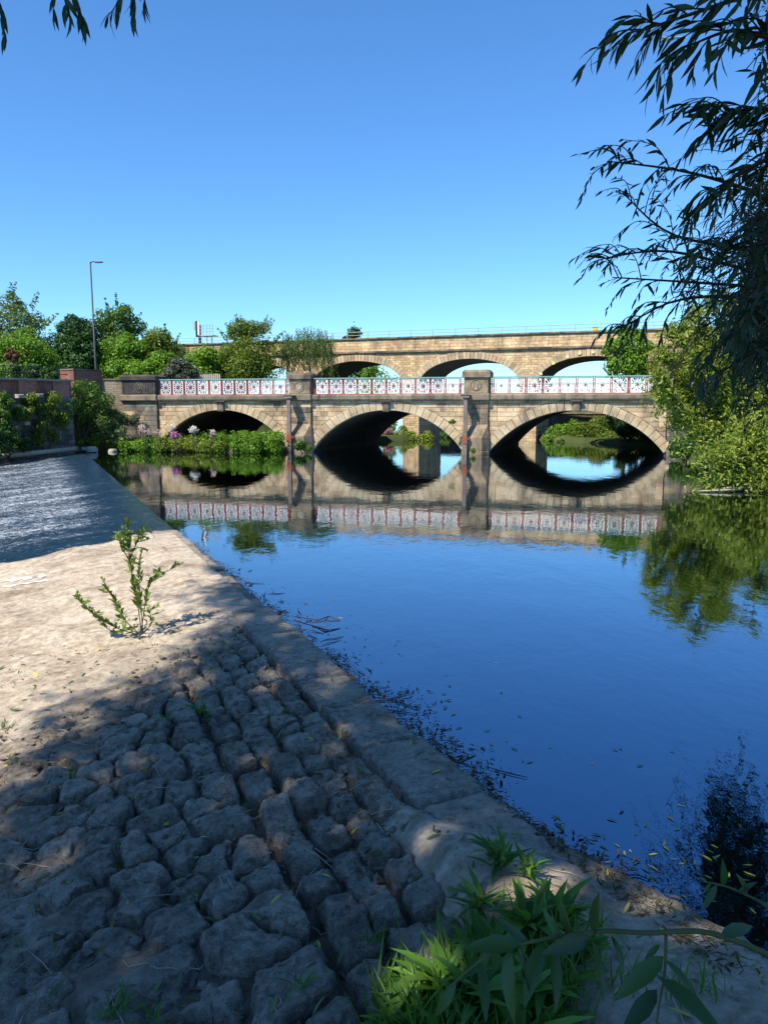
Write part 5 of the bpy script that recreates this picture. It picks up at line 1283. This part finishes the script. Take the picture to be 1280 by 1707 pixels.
V, F = lance(B[rest], D[rest], N[rest], LN_[rest], LN_[rest] * .21, fo.g.uniform(.05, .35, len(rest)))
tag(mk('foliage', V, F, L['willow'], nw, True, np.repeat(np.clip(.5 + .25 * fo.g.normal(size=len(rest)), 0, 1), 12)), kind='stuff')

# darker willow crown farther along the right bank, hanging over the water at the edge of the picture
g = np.random.default_rng(61); mb_ = np.array([9.4, 12.6, 0.6]); mw = thing('dark_willow', 'dense dark willow crown over the water at the right edge, behind the nearest boughs', 'tree', tuple(mb_))
C = []; A = []; T = []; tw = MB(); hub = np.array([8.6, 12.4, 6.5])
Vt, Ft = tube(curve([mb_ - (0, 0, .3), mb_ + (-.2, 0, 2.5), hub + (0, 0, 1.5)], 8), np.linspace(.36, .16, 8), 10); mtr = mk('trunk', Vt, Ft, M['bark'], mw, True)
for k in range(200):
    px = 1232 + abs(g.normal()) * 110 if k < 80 else g.uniform(1300, 1650); Yk = g.uniform(9.5, 14.5); e = W(px, g.uniform(-420, 560) if px > 1330 else g.uniform(300, 570), Yk)
    if k >= 150: e = W(1232 + abs(g.normal()) * 50, g.uniform(360, 590), Yk)
    if e[0] / e[1] < .43: continue
    if k % 5 == 0:
        Vt, Ft = tube(curve([hub, (hub + e) / 2 + (0, 0, .5), e], 7), np.linspace(.05, .008, 7), 5); mk('limb', Vt, Ft, M['bark'], mtr, True)
    dr = unit(e - hub + (0, 0, -.4) + g.normal(size=3) * .8)
    for j in range(5):
        d = unit(dr * .5 + g.normal(size=3) * .7 + (0, 0, -.25)); l_ = g.uniform(.5, 1.1); m = 26; s_ = g.random(m); p0 = e + g.normal(size=3) * .35
        C.append(p0 + d * (s_ * l_)[:, None] + np.array([0, 0, -.45]) * (s_ ** 2 * l_)[:, None] + g.normal(size=(m, 3)) * .05); A.append(unit(d + np.array([0, 0, -.6]) + g.normal(size=(m, 3)) * .45)); T.append(np.clip(g.uniform(.3, .7) + .2 * g.normal(size=m), 0, 1))
        tw.add(*tube([p0, p0 + d * l_ * .5 + (0, 0, -.08), p0 + d * l_ + (0, 0, -.4 * l_)], [.008, .006, .002], 4))
C = np.concatenate(C); A = np.concatenate(A); T = np.concatenate(T); kp = (C[:, 2] > 2.6) & (C[:, 0] / C[:, 1] > .45); C, A, T = C[kp], A[kp], T[kp]; l_ = g.uniform(.08, .15, len(C))
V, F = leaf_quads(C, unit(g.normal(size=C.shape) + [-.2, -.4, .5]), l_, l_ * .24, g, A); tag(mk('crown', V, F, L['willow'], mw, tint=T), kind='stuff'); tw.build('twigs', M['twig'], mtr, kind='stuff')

# tall tree on the photographer's left, shading the foreground; only its lowest sprays reach into the picture
ct_base = np.array([-8.5, -4.5, 1.2])
ct = thing('overhanging_tree', 'overhanging tree whose dark leaf sprays dip into the top left corner', 'tree', tuple(ct_base))
g = np.random.default_rng(9)
SH = np.array([(-3.9, -1), (-3.9, 5.0), (-3.6, 6.6), (-3.1, 9.0), (-3.0, 11.0), (-3.2, 13.0), (-3.6, 15.4), (-1.5, 17), (4, 16), (13, 20), (15, 14), (9, 1), (4, -1)])  # ground outline to shade; the unseen crown is shaped up-sun from it
def inside(x, y):
    c = False; j = len(SH) - 1
    for i in range(len(SH)):
        if (SH[i][1] > y) != (SH[j][1] > y) and x < (SH[j][0] - SH[i][0]) * (y - SH[i][1]) / (SH[j][1] - SH[i][1]) + SH[i][0]: c = not c
        j = i
    return c
blobs = []; ts = np.array(TO_SUN)
while len(blobs) < 400:
    x, y = g.uniform(-4, 15), g.uniform(-1, 20)
    if not inside(x, y): continue
    z = g.uniform(15.0, 20.5); r = g.uniform(.6, 1.1); p = np.array([x, y, 0]) + ts * (z / ts[2])
    if not inside(x - .55 * r, y) and g.random() < .8: continue
    if p[1] > 0 and (p[2] - r * 1.3 - CAM_Z) / (p[1] + r) < .50 and (p[0] + r * 1.3) / (p[1] + r) > -.52: continue
    blobs.append((p, (r, r, r * .75)))
for x, y in [(1.5, 2.6), (1.7, 2.5), (1.3, 2.7), (1.9, 2.9), (1.6, 2.3), (1.4, 2.2), (2.2, 2.8), (2.9, 3.4), (1.9, 3.5), (1.2, 3.2), (2.4, 2.0), (-3.3, 4.2), (-3.0, 5.4), (-2.5, 6.0), (-2.4, 4.6), (-2.9, 6.6), (-3.4, 3.0), (-2.2, 7.4), (-1.6, 6.6), (0.2, 4.2), (-1.0, 3.4), (1.0, 4.8)]:  # clumps added to shade the willow shoot and the left stones
    z = g.uniform(15.0, 20.0); blobs.append((np.array([x, y, 0]) + ts * (z / ts[2]), (.85, .85, .6)))
V, F, T = blob_leaves(g, blobs, 84000, .32, .12, shell=.1)
cc = V.reshape(-1, 4, 3).mean(1); gpx = cc[:, :2] - ts[:2] * (cc[:, 2:3] / ts[2]); kp = np.ones(len(cc), bool)       # gaps cut in the crown to let sun patches fall below
for x, y, r in ((.95, 4.85, .42), (-1.42, 4.25, .2), (-.86, 4.84, .2), (1.9, 4.5, .3), (2.5, 3.7, .3), (-2.3, 5.3, .12), (.3, 3.9, .3), (-.5, 7.4, .16)): kp &= ((gpx[:, 0] - x) ** 2 + (gpx[:, 1] - y) ** 2) > r * r
V = V.reshape(-1, 4, 3)[kp].reshape(-1, 3); T = T[kp]; F = np.arange(len(V)).reshape(-1, 4)
tag(mk('crown', V, F, L['canopy'], ct, tint=T), kind='stuff')
fork = ct_base + np.array([.5, .6, 9.0]); low = ct_base + np.array([.25, .3, 4.6])
Vt, Ft = tube([ct_base - (0, 0, .4), ct_base + (.1, .1, 2), low, fork], [.6, .46, .4, .34], 12); tr = mk('trunk', Vt, Ft, M['bark'], ct, True)
for b in blobs[::9]:
    mid = (fork + b[0]) / 2 + (0, 0, 1.0); Vt, Ft = tube(curve([fork, mid, b[0]], 7), np.linspace(.16, .02, 7), 6); mk('limb', Vt, Ft, M['bark'], tr, True)
f2 = Foliage(12)
for P, lf in (([(40, -260), (70, -120), (105, -10), (118, 30)], .135), ([(60, -240), (90, -110), (128, 0), (138, 34)], .13), ([(230, -260), (225, -130), (200, -10), (180, 26)], .13), ([(260, -240), (250, -110), (222, -15), (222, 24)], .13), ([(-60, -160), (-30, -60), (0, 5), (8, 55)], .13), ([(130, -200), (110, -90), (88, -20), (90, 20)], .11), ([(240, -200), (235, -100), (240, -20), (240, 14)], .12)):
    f2.twig([W(x, y, 4.0) for x, y in P], .006, lf, .03, .9, lo=.45, side=.45)
B, D, N, LN_ = f2.arrays(); f2.tw.build('spray_twigs', M['twig'], tr, True)
Vt, Ft = tube(curve([low, (-6.2, 0.6, 7.4), W(60, -420, 4.2), W(90, -230, 4.0), W(260, -240, 4.0)], 16), np.linspace(.1, .008, 16), 6); mk('limb', Vt, Ft, M['bark'], tr, True)
off = root_off(ct)
for i in range(len(B)): place_leaf(tm[i % 3], ct, B[i], D[i], N[i], LN_[i], off)

# leafy willow shoot crossing the bottom right corner
sb = W(1330, 1625, 1.28)
wb_ = thing('willow_shoot', 'arching willow shoot with broad leaves across the bottom right corner', 'branch', tuple(sb))
off = root_off(wb_)
sp_ = [(1340, 1630), (1280, 1592), (1180, 1555), (1080, 1556), (1000, 1553), (900, 1568), (820, 1590), (745, 1650)]
ds = (1.30, 1.28, 1.26, 1.24, 1.23, 1.22, 1.22, 1.22)
Q = curve([W(x, y, d) for (x, y), d in zip(sp_, ds)], 30); Vt, Ft = tube(Q, np.linspace(.0062, .002, 30), 7); stem = mk('stem', Vt, Ft, M['greentwig'], wb_, True)
Q2 = curve([W(1110, 1560, 1.24), W(1108, 1620, 1.22), W(1098, 1680, 1.2), W(1090, 1740, 1.18)], 10); Vt, Ft = tube(Q2, np.linspace(.003, .0015, 10), 6); mk('side_stem', Vt, Ft, M['greentwig'], stem, True)
lm = [unit_leaf(L['shoot'], w, c, t) for w, c, t in ((.27, .12, .3), (.29, .25, .5), (.26, .05, .1), (.28, .35, .7))]
def pl(b, tip, Y, Yt, k, up=(0, -.5, .8)):
    a = W(b[0], b[1], Y); e = W(tip[0], tip[1], Yt); d = e - a; place_leaf(lm[k % 4], wb_, a, d, np.array(up, float), np.linalg.norm(d), off)
for k, (b, tip, Y, Yt, up) in enumerate([
    ((990, 1560), (992, 1490), 1.23, 1.22, (-1, -.6, 0)), ((870, 1573), (775, 1575), 1.22, 1.2, (.1, -.6, .8)), ((985, 1562), (905, 1590), 1.23, 1.16, (.1, -.8, .6)),
    ((1000, 1556), (1075, 1558), 1.23, 1.3, (0, -.4, .9)), ((985, 1565), (1015, 1672), 1.22, 1.15, (.7, -.7, .2)), ((1018, 1560), (1050, 1622), 1.23, 1.18, (.6, -.8, .2)),
    ((1022, 1560), (1032, 1608), 1.23, 1.2, (.9, -.4, .1)), ((1106, 1595), (1036, 1655), 1.23, 1.16, (-.3, -.7, .6)), ((1108, 1600), (1160, 1655), 1.23, 1.2, (.7, -.6, .3)),
    ((1098, 1630), (1220, 1720), 1.2, 1.1, (.5, -.7, .5)), ((1095, 1650), (1036, 1725), 1.2, 1.12, (-.5, -.8, .3)), ((1100, 1575), (1074, 1598), 1.24, 1.22, (-.2, -.5, .8)),
    ((920, 1570), (935, 1690), 1.22, 1.14, (.5, -.8, .2)), ((905, 1572), (870, 1670), 1.22, 1.14, (-.5, -.8, .3)), ((880, 1575), (830, 1530), 1.22, 1.24, (-.3, -.6, .7)),
    ((850, 1582), (838, 1700), 1.22, 1.14, (-.6, -.7, .2)), ((800, 1605), (815, 1705), 1.22, 1.15, (.4, -.9, .2)), ((955, 1565), (925, 1500), 1.23, 1.25, (-.7, -.6, .2)),
    ((865, 1580), (885, 1655), 1.22, 1.16, (.6, -.7, .2)), ((940, 1568), (900, 1520), 1.22, 1.24, (-.5, -.7, .3)), ((1200, 1560), (1260, 1540), 1.26, 1.3, (0, -.6, .8)), ((760, 1640), (720, 1700), 1.22, 1.2, (-.4, -.8, .4)), ((1090, 1700), (1150, 1770), 1.18, 1.1, (.5, -.7, .4))]):
    pl(b, tip, Y, Yt, k, up)
Q = curve([W(1330, 1530, 2.6), W(1270, 1505, 2.55), W(1215, 1480, 2.5), W(1172, 1470, 2.5)], 14)
sh2 = thing('willow_shoot', 'slim willow shoot over the dark water at the right edge', 'branch', tuple(Q[0]))
Vt, Ft = tube(Q, np.linspace(.007, .0025, 14), 6); mk('stem', Vt, Ft, M['greentwig'], sh2, True); off = root_off(sh2); wb_ = sh2
for k, (b, tip) in enumerate([((1180, 1473), (1168, 1462)), ((1205, 1478), (1210, 1440)), ((1195, 1475), (1170, 1520)), ((1245, 1492), (1240, 1462)), ((1262, 1500), (1290, 1520)), ((1185, 1473), (1172, 1490)), ((1230, 1488), (1262, 1470))]): pl(b, tip, 2.5, 2.48, k)

# ------------------------------------------------------------------ sapling on the apron
h = drop(-3.50, 10.6)[0]; sb = np.array(h)
sp = thing('sapling', 'small leafy sapling rooted on the sunny weir apron', 'sapling', tuple(sb))
fs_ = Foliage(21)
rel = lambda px, py, dy=0.0: W(px, py, sb[1] + dy)
for P, lf, st_ in (([(236, 1052), (228, 1000), (216, 930), (212, 868)], .085, .026), ([(236, 1050), (245, 990), (258, 965), (303, 940)], .08, .05), ([(228, 1058), (190, 1045), (150, 1020), (126, 995)], .075, .024), ([(230, 1055), (205, 1030), (190, 1000), (175, 975)], .07, .03), ([(238, 1055), (235, 1010), (232, 960), (236, 920)], .075, .035), ([(240, 1055), (252, 1040), (250, 1020), (256, 1015)], .06, .04), ([(218, 940), (205, 915), (200, 900), (196, 888)], .07, .03), ([(232, 1058), (215, 1050), (190, 1055), (165, 1035)], .06, .03), ([(216, 930), (228, 905), (232, 890), (236, 898)], .07, .03)):
    P3_ = [rel(x, y, .1 * math.sin(x)) for x, y in P]; fs_.twig(P3_, .008, lf * 1.5, st_ * .6, -.1, .002, lo=.25, side=.9)
    for kk in (.28, .38, .48, .56, .64, .72, .8, .88):
        q = curve(P3_, 21)[int(kk * 20)]; dd = unit(fs_.g.normal(size=3) + np.array([0, 0, .7])); ll = fs_.g.uniform(.08, .2); fs_.twig([q, q + dd * ll * .5, q + dd * ll], .003, lf * 1.45, .024, -.1, .001, lo=.15, side=.9)
B, D, N, LN_ = fs_.arrays(); fs_.tw.build('stems', M['twig'], sp, True)
D = unit(D + np.array([0, 0, .35])); V, F = lance(B, D, N, LN_, LN_ * .42, .15)
tag(mk('leaves', V, F, L['sapling'], sp, True, np.repeat(np.clip(.5 + .28 * fs_.g.normal(size=len(B)), 0, 1), 12)), kind='stuff')

# ------------------------------------------------------------------ weeds and grass in the bottom right
def weed(x, y, n, ln, seed, mat=L['weed'], label=None, wd=.17, erect=.9):
    g = np.random.default_rng(seed); hh = drop(x, y); z = hh[0].z if hh else .1
    t = thing('weed_plant', label, 'weed', (x, y, z - .02), None)
    th = g.uniform(0, 6.283, n); el = g.uniform(.35, 1.0, n) * erect; D = np.column_stack([np.cos(th) * (1 - el * .7), np.sin(th) * (1 - el * .7), el]); l = ln * g.uniform(.55, 1.2, n)
    stemh = g.uniform(0, .55, n) * ln * .9
    B_ = np.column_stack([x + g.normal(size=n) * .025, y + g.normal(size=n) * .025, z + stemh]); N_ = np.column_stack([-np.cos(th) * el, -np.sin(th) * el, 1 - el * .6])
    V, F = lance(B_, D, N_, l, l * wd, g.uniform(.15, .6, n)); mk('leaves', V, F, mat, t, True, np.repeat(np.clip(.5 + .25 * g.normal(size=n), 0, 1), 12))
    mb = MB()
    for k in range(3): mb.add(*tube([np.array([x, y, z - .03]), np.array([x + g.normal() * .03, y + g.normal() * .03, z + ln * .55])], [.008, .004], 5))
    mb.build('stem', M['greentwig'], t, True)
gw = np.random.default_rng(4)
def gp(px, py, z=.12):
    d = W(px, py, 1.0) - np.array([0, 0, CAM_Z]); t_ = (z - CAM_Z) / d[2]; return d[0] * t_, d[1] * t_
WL = [((830, 1470), 20, .20, 'leafy weed clump highest on the sandy bank, near the kerb stones'), ((880, 1480), 16, .17, 'spiky weed clump on the sandy bank, right of the highest clump'), ((800, 1530), 18, .22, 'drooping weed between the kerb end and the bright weeds'),
      ((815, 1600), 24, .26, 'bright weed behind the tip of the willow shoot'), ((880, 1590), 26, .26, 'bright broad-leaved weed under the middle of the willow shoot'), ((930, 1580), 22, .24, 'bright weed on the right side of the weed patch'), ((690, 1650), 24, .24, 'dark weed at the left end of the bottom weed patch'),
      ((740, 1660), 24, .27, 'dark weed second from left in the bottom weed patch'), ((790, 1690), 26, .30, 'tall weed low in the middle of the bottom weed patch'), ((850, 1690), 26, .32, 'tall weed below the willow shoot near the bottom edge'), ((910, 1680), 24, .30, 'tall weed at the right of the bottom weed patch'), ((660, 1700), 20, .2, 'small weed at the bottom edge among the stones'), ((960, 1640), 14, .2, 'thin weed on bare sand right of the weed patch'), ((770, 1740), 26, .32, 'weed cut by the bottom edge at the middle of the patch'), ((870, 1750), 26, .34, 'weed cut by the bottom edge right of the middle')]
for k, ((px, py), n, ln, lab) in enumerate(WL):
    x, y = gp(px, py); weed(x, y, int(n * 1.9), ln, 40 + k, label=lab, wd=.22 if k > 2 else .17)
B = []; D = []; l = []
for k in range(900):
    px = gw.normal(790, 95); py = gw.normal(1690, 70)
    if py < 1560 + abs(px - 800) * .35 or px < 610 or px > 1000: continue
    x, y = gp(px, py); hh = drop(x, y); z = hh[0].z if hh else .1; th = gw.uniform(0, 6.283); B.append((x, y, z - .01)); D.append((math.cos(th) * .35, math.sin(th) * .35, 1)); l.append(gw.uniform(.12, .36))
for px, py, m in ((1180, 1690, 14), (1120, 1700, 10), (1040, 1690, 8), (985, 1600, 12)):
    for k in range(m):
        x, y = gp(px + gw.normal() * 14, py + gw.normal() * 10); hh = drop(x, y); z = hh[0].z if hh else .1; th = gw.uniform(0, 6.283); B.append((x, y, z - .01)); D.append((math.cos(th) * .3, math.sin(th) * .3, 1)); l.append(gw.uniform(.1, .24))
B = np.array(B); D = np.array(D); l = np.array(l); V, F = lance(B, D, unit(gw.normal(size=B.shape) + [0, -.6, .1]), l, .010 + l * .012, gw.uniform(.1, .8, len(B)))
tag(mk('grass', V, F, L['weed'], None, True, np.repeat(np.clip(.45 + .25 * gw.normal(size=len(B)), 0, 1), 12)), 'green grass blades growing among the weeds at the bottom edge', 'grass', kind='stuff')

# angular rubble and pebbles wedged in the gaps of the apron
g = np.random.default_rng(91); mb = MB(); n = 0
while n < 620:
    s_ = g.uniform(3.5, 12.4); t_ = g.uniform(.68, 4.3); x, y = st2xy(s_, t_); hh = drop(x, y)
    if hh is None: continue
    if hh[0].z > float(apron_top(np.array(s_), np.array(t_))) - .035 and g.random() < .93: continue
    r_ = g.uniform(.012, .05) * (1.4 if g.random() < .12 else 1); P = ball(g, 10) * np.array([1, g.uniform(.6, 1), g.uniform(.45, .8)]) * r_ * g.uniform(.8, 1.2, (10, 1))
    th = g.uniform(0, 6.28); ca, sa = math.cos(th), math.sin(th); P = np.column_stack([P[:, 0] * ca - P[:, 1] * sa, P[:, 0] * sa + P[:, 1] * ca, P[:, 2]])
    import bmesh
    bm = bmesh.new(); [bm.verts.new(p) for p in P]; bmesh.ops.convex_hull(bm, input=bm.verts); bm.verts.index_update()
    vs = [v for v in bm.verts if v.link_faces]; ix = {v: i for i, v in enumerate(vs)}; mb.add(np.array([v.co for v in vs]) + np.array(hh[0]) + (0, 0, r_ * .25), [tuple(ix[v] for v in f.verts) for f in bm.faces]); bm.free(); n += 1
mb.build('rubble', M['rock'], weir, kind='stuff')

# tufts between the stones
def tuft(px, py, n, ln, seed, label, wd=.06):
    x, y = gp(px, py, -.05); hh = drop(x, y)
    if hh is None: return
    g = np.random.default_rng(seed); z = hh[0].z; th = g.uniform(0, 6.283, n); e = g.uniform(.25, .9, n)
    B_ = np.column_stack([x + g.normal(size=n) * .022, y + g.normal(size=n) * .022, np.full(n, z - .01)]); D_ = np.column_stack([np.cos(th) * e, np.sin(th) * e, np.full(n, .8)])
    l = ln * g.uniform(.5, 1.15, n); V, F = lance(B_, D_, unit(np.column_stack([-np.cos(th), -np.sin(th), e])), l, l * wd + .004, g.uniform(.2, .9, n))
    tag(mk('grass_tuft', V, F, L['weed'], None, True, np.repeat(np.clip(.4 + .3 * g.normal(size=n), 0, 1), 12), base=(x, y, z)), label, 'grass tuft', 'grass tufts among the weir stones')
for k, (px, py, n, ln, lab) in enumerate([(335, 1195, 36, .22, 'largest grass tuft, growing beside the upper stone rows'), (126, 1280, 14, .15, 'small grass tuft left of centre on the dark apron'), (200, 1420, 16, .15, 'grass tuft in a crack at left, above the big dark stones'), (325, 1495, 18, .13, 'leafy tuft at the foot of the left caption-side stones'), (195, 1680, 22, .17, 'grass tuft at the bottom edge towards the left'), (500, 1665, 16, .13, 'small tuft below the large pale stone at the bottom'), (610, 1590, 14, .14, 'small tuft between two large stones near the weeds'), (38, 1110, 10, .06, 'tiny green sprig on the sunny silt'), (280, 1205, 16, .14, 'faded grass tuft left of the largest tuft'), (600, 1310, 12, .10, 'grass wisps in the joint beside the crest kerb'), (250, 1690, 12, .14, 'thin tuft at the bottom edge left of the pale stone'), (8, 1195, 12, .12, 'yellowish sprig at the left edge of the sunny silt')]):
    tuft(px, py, n, ln, 300 + k, lab if k != 3 else 'leafy tuft between mossy stones in the lower left')

# ------------------------------------------------------------------ litter: fallen leaves, twigs, flotsam
def litter(pts, seed, ln, wd, tilt=.25, lift=.006):
    g = np.random.default_rng(seed); B = []; D = []; N = []
    for x, y in pts:
        hh = drop(x, y)
        if hh is None: continue
        n = unit(np.array(hh[1]) + g.normal(size=3) * tilt); a = unit(np.cross(n, g.normal(size=3))); B.append(np.array(hh[0]) + n * lift); D.append(a); N.append(n)
    B, D, N = map(np.array, (B, D, N)); l = ln * g.uniform(.6, 1.25, len(B)); return lance(B, D, N, l, l * wd, g.uniform(-.25, .3, len(B))) + (len(B),)
g = np.random.default_rng(15)
pts = [st2xy(g.uniform(3, 12.5), g.uniform(.1, 4.4)) for _ in range(850)]
V, F, n = litter(pts, 1, .10, .24); tag(mk('fallen_leaves', V, F, L['fallen'], None, True, np.repeat(np.where(g.random(n) < .12, 1.0, g.uniform(0, .55, n)), 12)), 'scattered fallen willow leaves on the stones of the weir', 'leaves', kind='stuff')
pts = []
while len(pts) < 2600:
    s_ = g.uniform(3, 13); t_ = g.uniform(.7, 4.6); x, y = st2xy(s_, t_); hh = drop(x, y)
    if hh is None: continue
    if hh[0].z < float(apron_top(np.array(s_), np.array(t_))) - .03 or g.random() < .05: pts.append((x, y))
V, F, n = litter(pts, 2, .05, .22, .4); tag(mk('leaf_litter', V, F, L['litter'], None, True, np.repeat(np.clip(g.beta(1.4, 2.2, n), 0, 1), 12)), 'brown leaf litter caught in the gaps between the stones', 'litter', kind='stuff')
mb = MB()
for k in range(230):
    s_ = g.uniform(3, 14); t_ = g.uniform(-.1, 4.4); x, y = st2xy(s_, t_); hh = drop(x, y)
    if hh is None: continue
    th = g.uniform(0, 6.28); l = g.uniform(.06, .38); P = []
    for j in range(4):
        xx, yy = x + math.cos(th) * l * (j / 3 - .5) + g.normal() * .012, y + math.sin(th) * l * (j / 3 - .5) + g.normal() * .012; q = drop(xx, yy); P.append((xx, yy, (q[0].z if q else hh[0].z) * .5 + hh[0].z * .5 + .012))
    mb.add(*tube(P, [.002, .0038, .0034, .0015], 4), tint=.3)
tag(mb.build('twigs', M['palewood']), 'thin dry twigs strewn over the stones of the weir', 'twigs', kind='stuff')
# flotsam along the water's edge
B = []; D = []; N = []
for k in range(3600):
    s_ = g.uniform(4.2, 20) if k % 3 else g.uniform(4.2, 11); w_ = .34 * (1 - .45 * sstep(9, 18, s_)) * (0.75 + .5 * math.sin(s_ * 2.7) * math.sin(s_ * 1.1 + 1)); t_ = -.05 - abs(g.normal()) * w_ * .75 + .05
    x, y = st2xy(s_, t_); b = float(bank_h(np.array(x), np.array(y), np.array(t_))) if s_ < 6.8 else -1
    z = max(.004, b + .01) + g.random() * .02; hh = drop(x, y)
    if hh: z = max(z, hh[0].z + .005)
    B.append((x, y, z)); th = g.uniform(0, 6.28); D.append((math.cos(th), math.sin(th), g.normal() * .04)); N.append(g.normal(size=3) * .15 + [0, 0, 1])
B = np.array(B); l = g.uniform(.02, .09, len(B)); V, F = lance(B, np.array(D), np.array(N), l, l * g.uniform(.08, .3, len(B)), .1)
tag(mk('flotsam', V, F, L['litter'], None, True, np.repeat(np.clip(g.beta(1.2, 2.6, len(B)), 0, 1), 12)), 'dark flotsam of leaves and twigs along the water\'s edge', 'flotsam', kind='stuff')
mb = MB()
for k in range(60):
    s_ = g.uniform(4.5, 17); t_ = -.02 - abs(g.normal()) * .22; x, y = st2xy(s_, t_); th = g.uniform(0, 6.28) if k % 3 else 2.0 + g.normal() * .4; l = g.uniform(.1, .5)
    P = [(x + math.cos(th) * l * (j / 3 - .5) + g.normal() * .015, y + math.sin(th) * l * (j / 3 - .5) + g.normal() * .015, .006 + g.random() * .008) for j in range(4)]; mb.add(*tube(P, [.003, .006, .005, .002], 4), tint=.2)
tag(mb.build('drift_twigs', M['twig']), 'dark drift twigs washed against the crest kerb', 'twigs', kind='stuff')
# leaves afloat
B = []
for k in range(105):
    px, py = g.uniform(820, 1290), g.uniform(1240, 1560)
    if g.random() < .6: px, py = g.normal(1050, 110), g.normal(1440, 45)
    x, y = gp(px, py, 0.0); s_, t_ = xy2st(x, y)
    if t_ > -.05 or bank_h(np.array(x), np.array(y), np.array(t_)) > -.01: continue
    B.append((x, y, .006))
for k in range(60):
    s_ = g.uniform(7, 15); x, y = st2xy(s_, -.35 - abs(g.normal()) * .5); B.append((x, y, .006))
B = np.array(B); th = g.uniform(0, 6.28, len(B)); l = g.uniform(.04, .10, len(B)); V, F = lance(B, np.column_stack([np.cos(th), np.sin(th), 0 * th]), np.tile([0, 0, 1.0], (len(B), 1)) + g.normal(size=(len(B), 3)) * .05, l, l * .24, -.04, .1)
tag(mk('floating_leaves', V, F, L['fallen'], None, True, np.repeat(np.where(g.random(len(B)) < .3, .9, g.uniform(0, .6, len(B))), 12)), 'willow leaves floating on the still water near the bank', 'leaves', kind='stuff')
V, F, n = litter([gp(g.uniform(850, 1300), g.uniform(1430, 1707)) for _ in range(240)], 6, .065, .2); tag(mk('bank_leaves', V, F, L['fallen'], None, True, np.repeat(np.where(g.random(n) < .2, .95, g.uniform(0, .5, n)), 12)), 'fallen leaves on the sandy bank by the willow shoot', 'leaves', kind='stuff')
mb = MB(); P0 = W(520, 1045, 11.2); P0[2] = .03
for q in ([(0, 0, 0), (.25, .1, .08), (.42, .0, .03)], [(.05, 0, 0), (.2, -.1, .06), (.42, .0, .03)], [(.2, -.1, .05), (.25, .1, .08)], [(-.3, .35, .0), (.1, .05, .03)]): mb.add(*tube([P0 + np.array(a) for a in q], .008, 5))
tag(mb.build('drift_branch', M['twig'], base=tuple(P0)), 'small forked branch sticking out of the water by the kerb', 'branch')
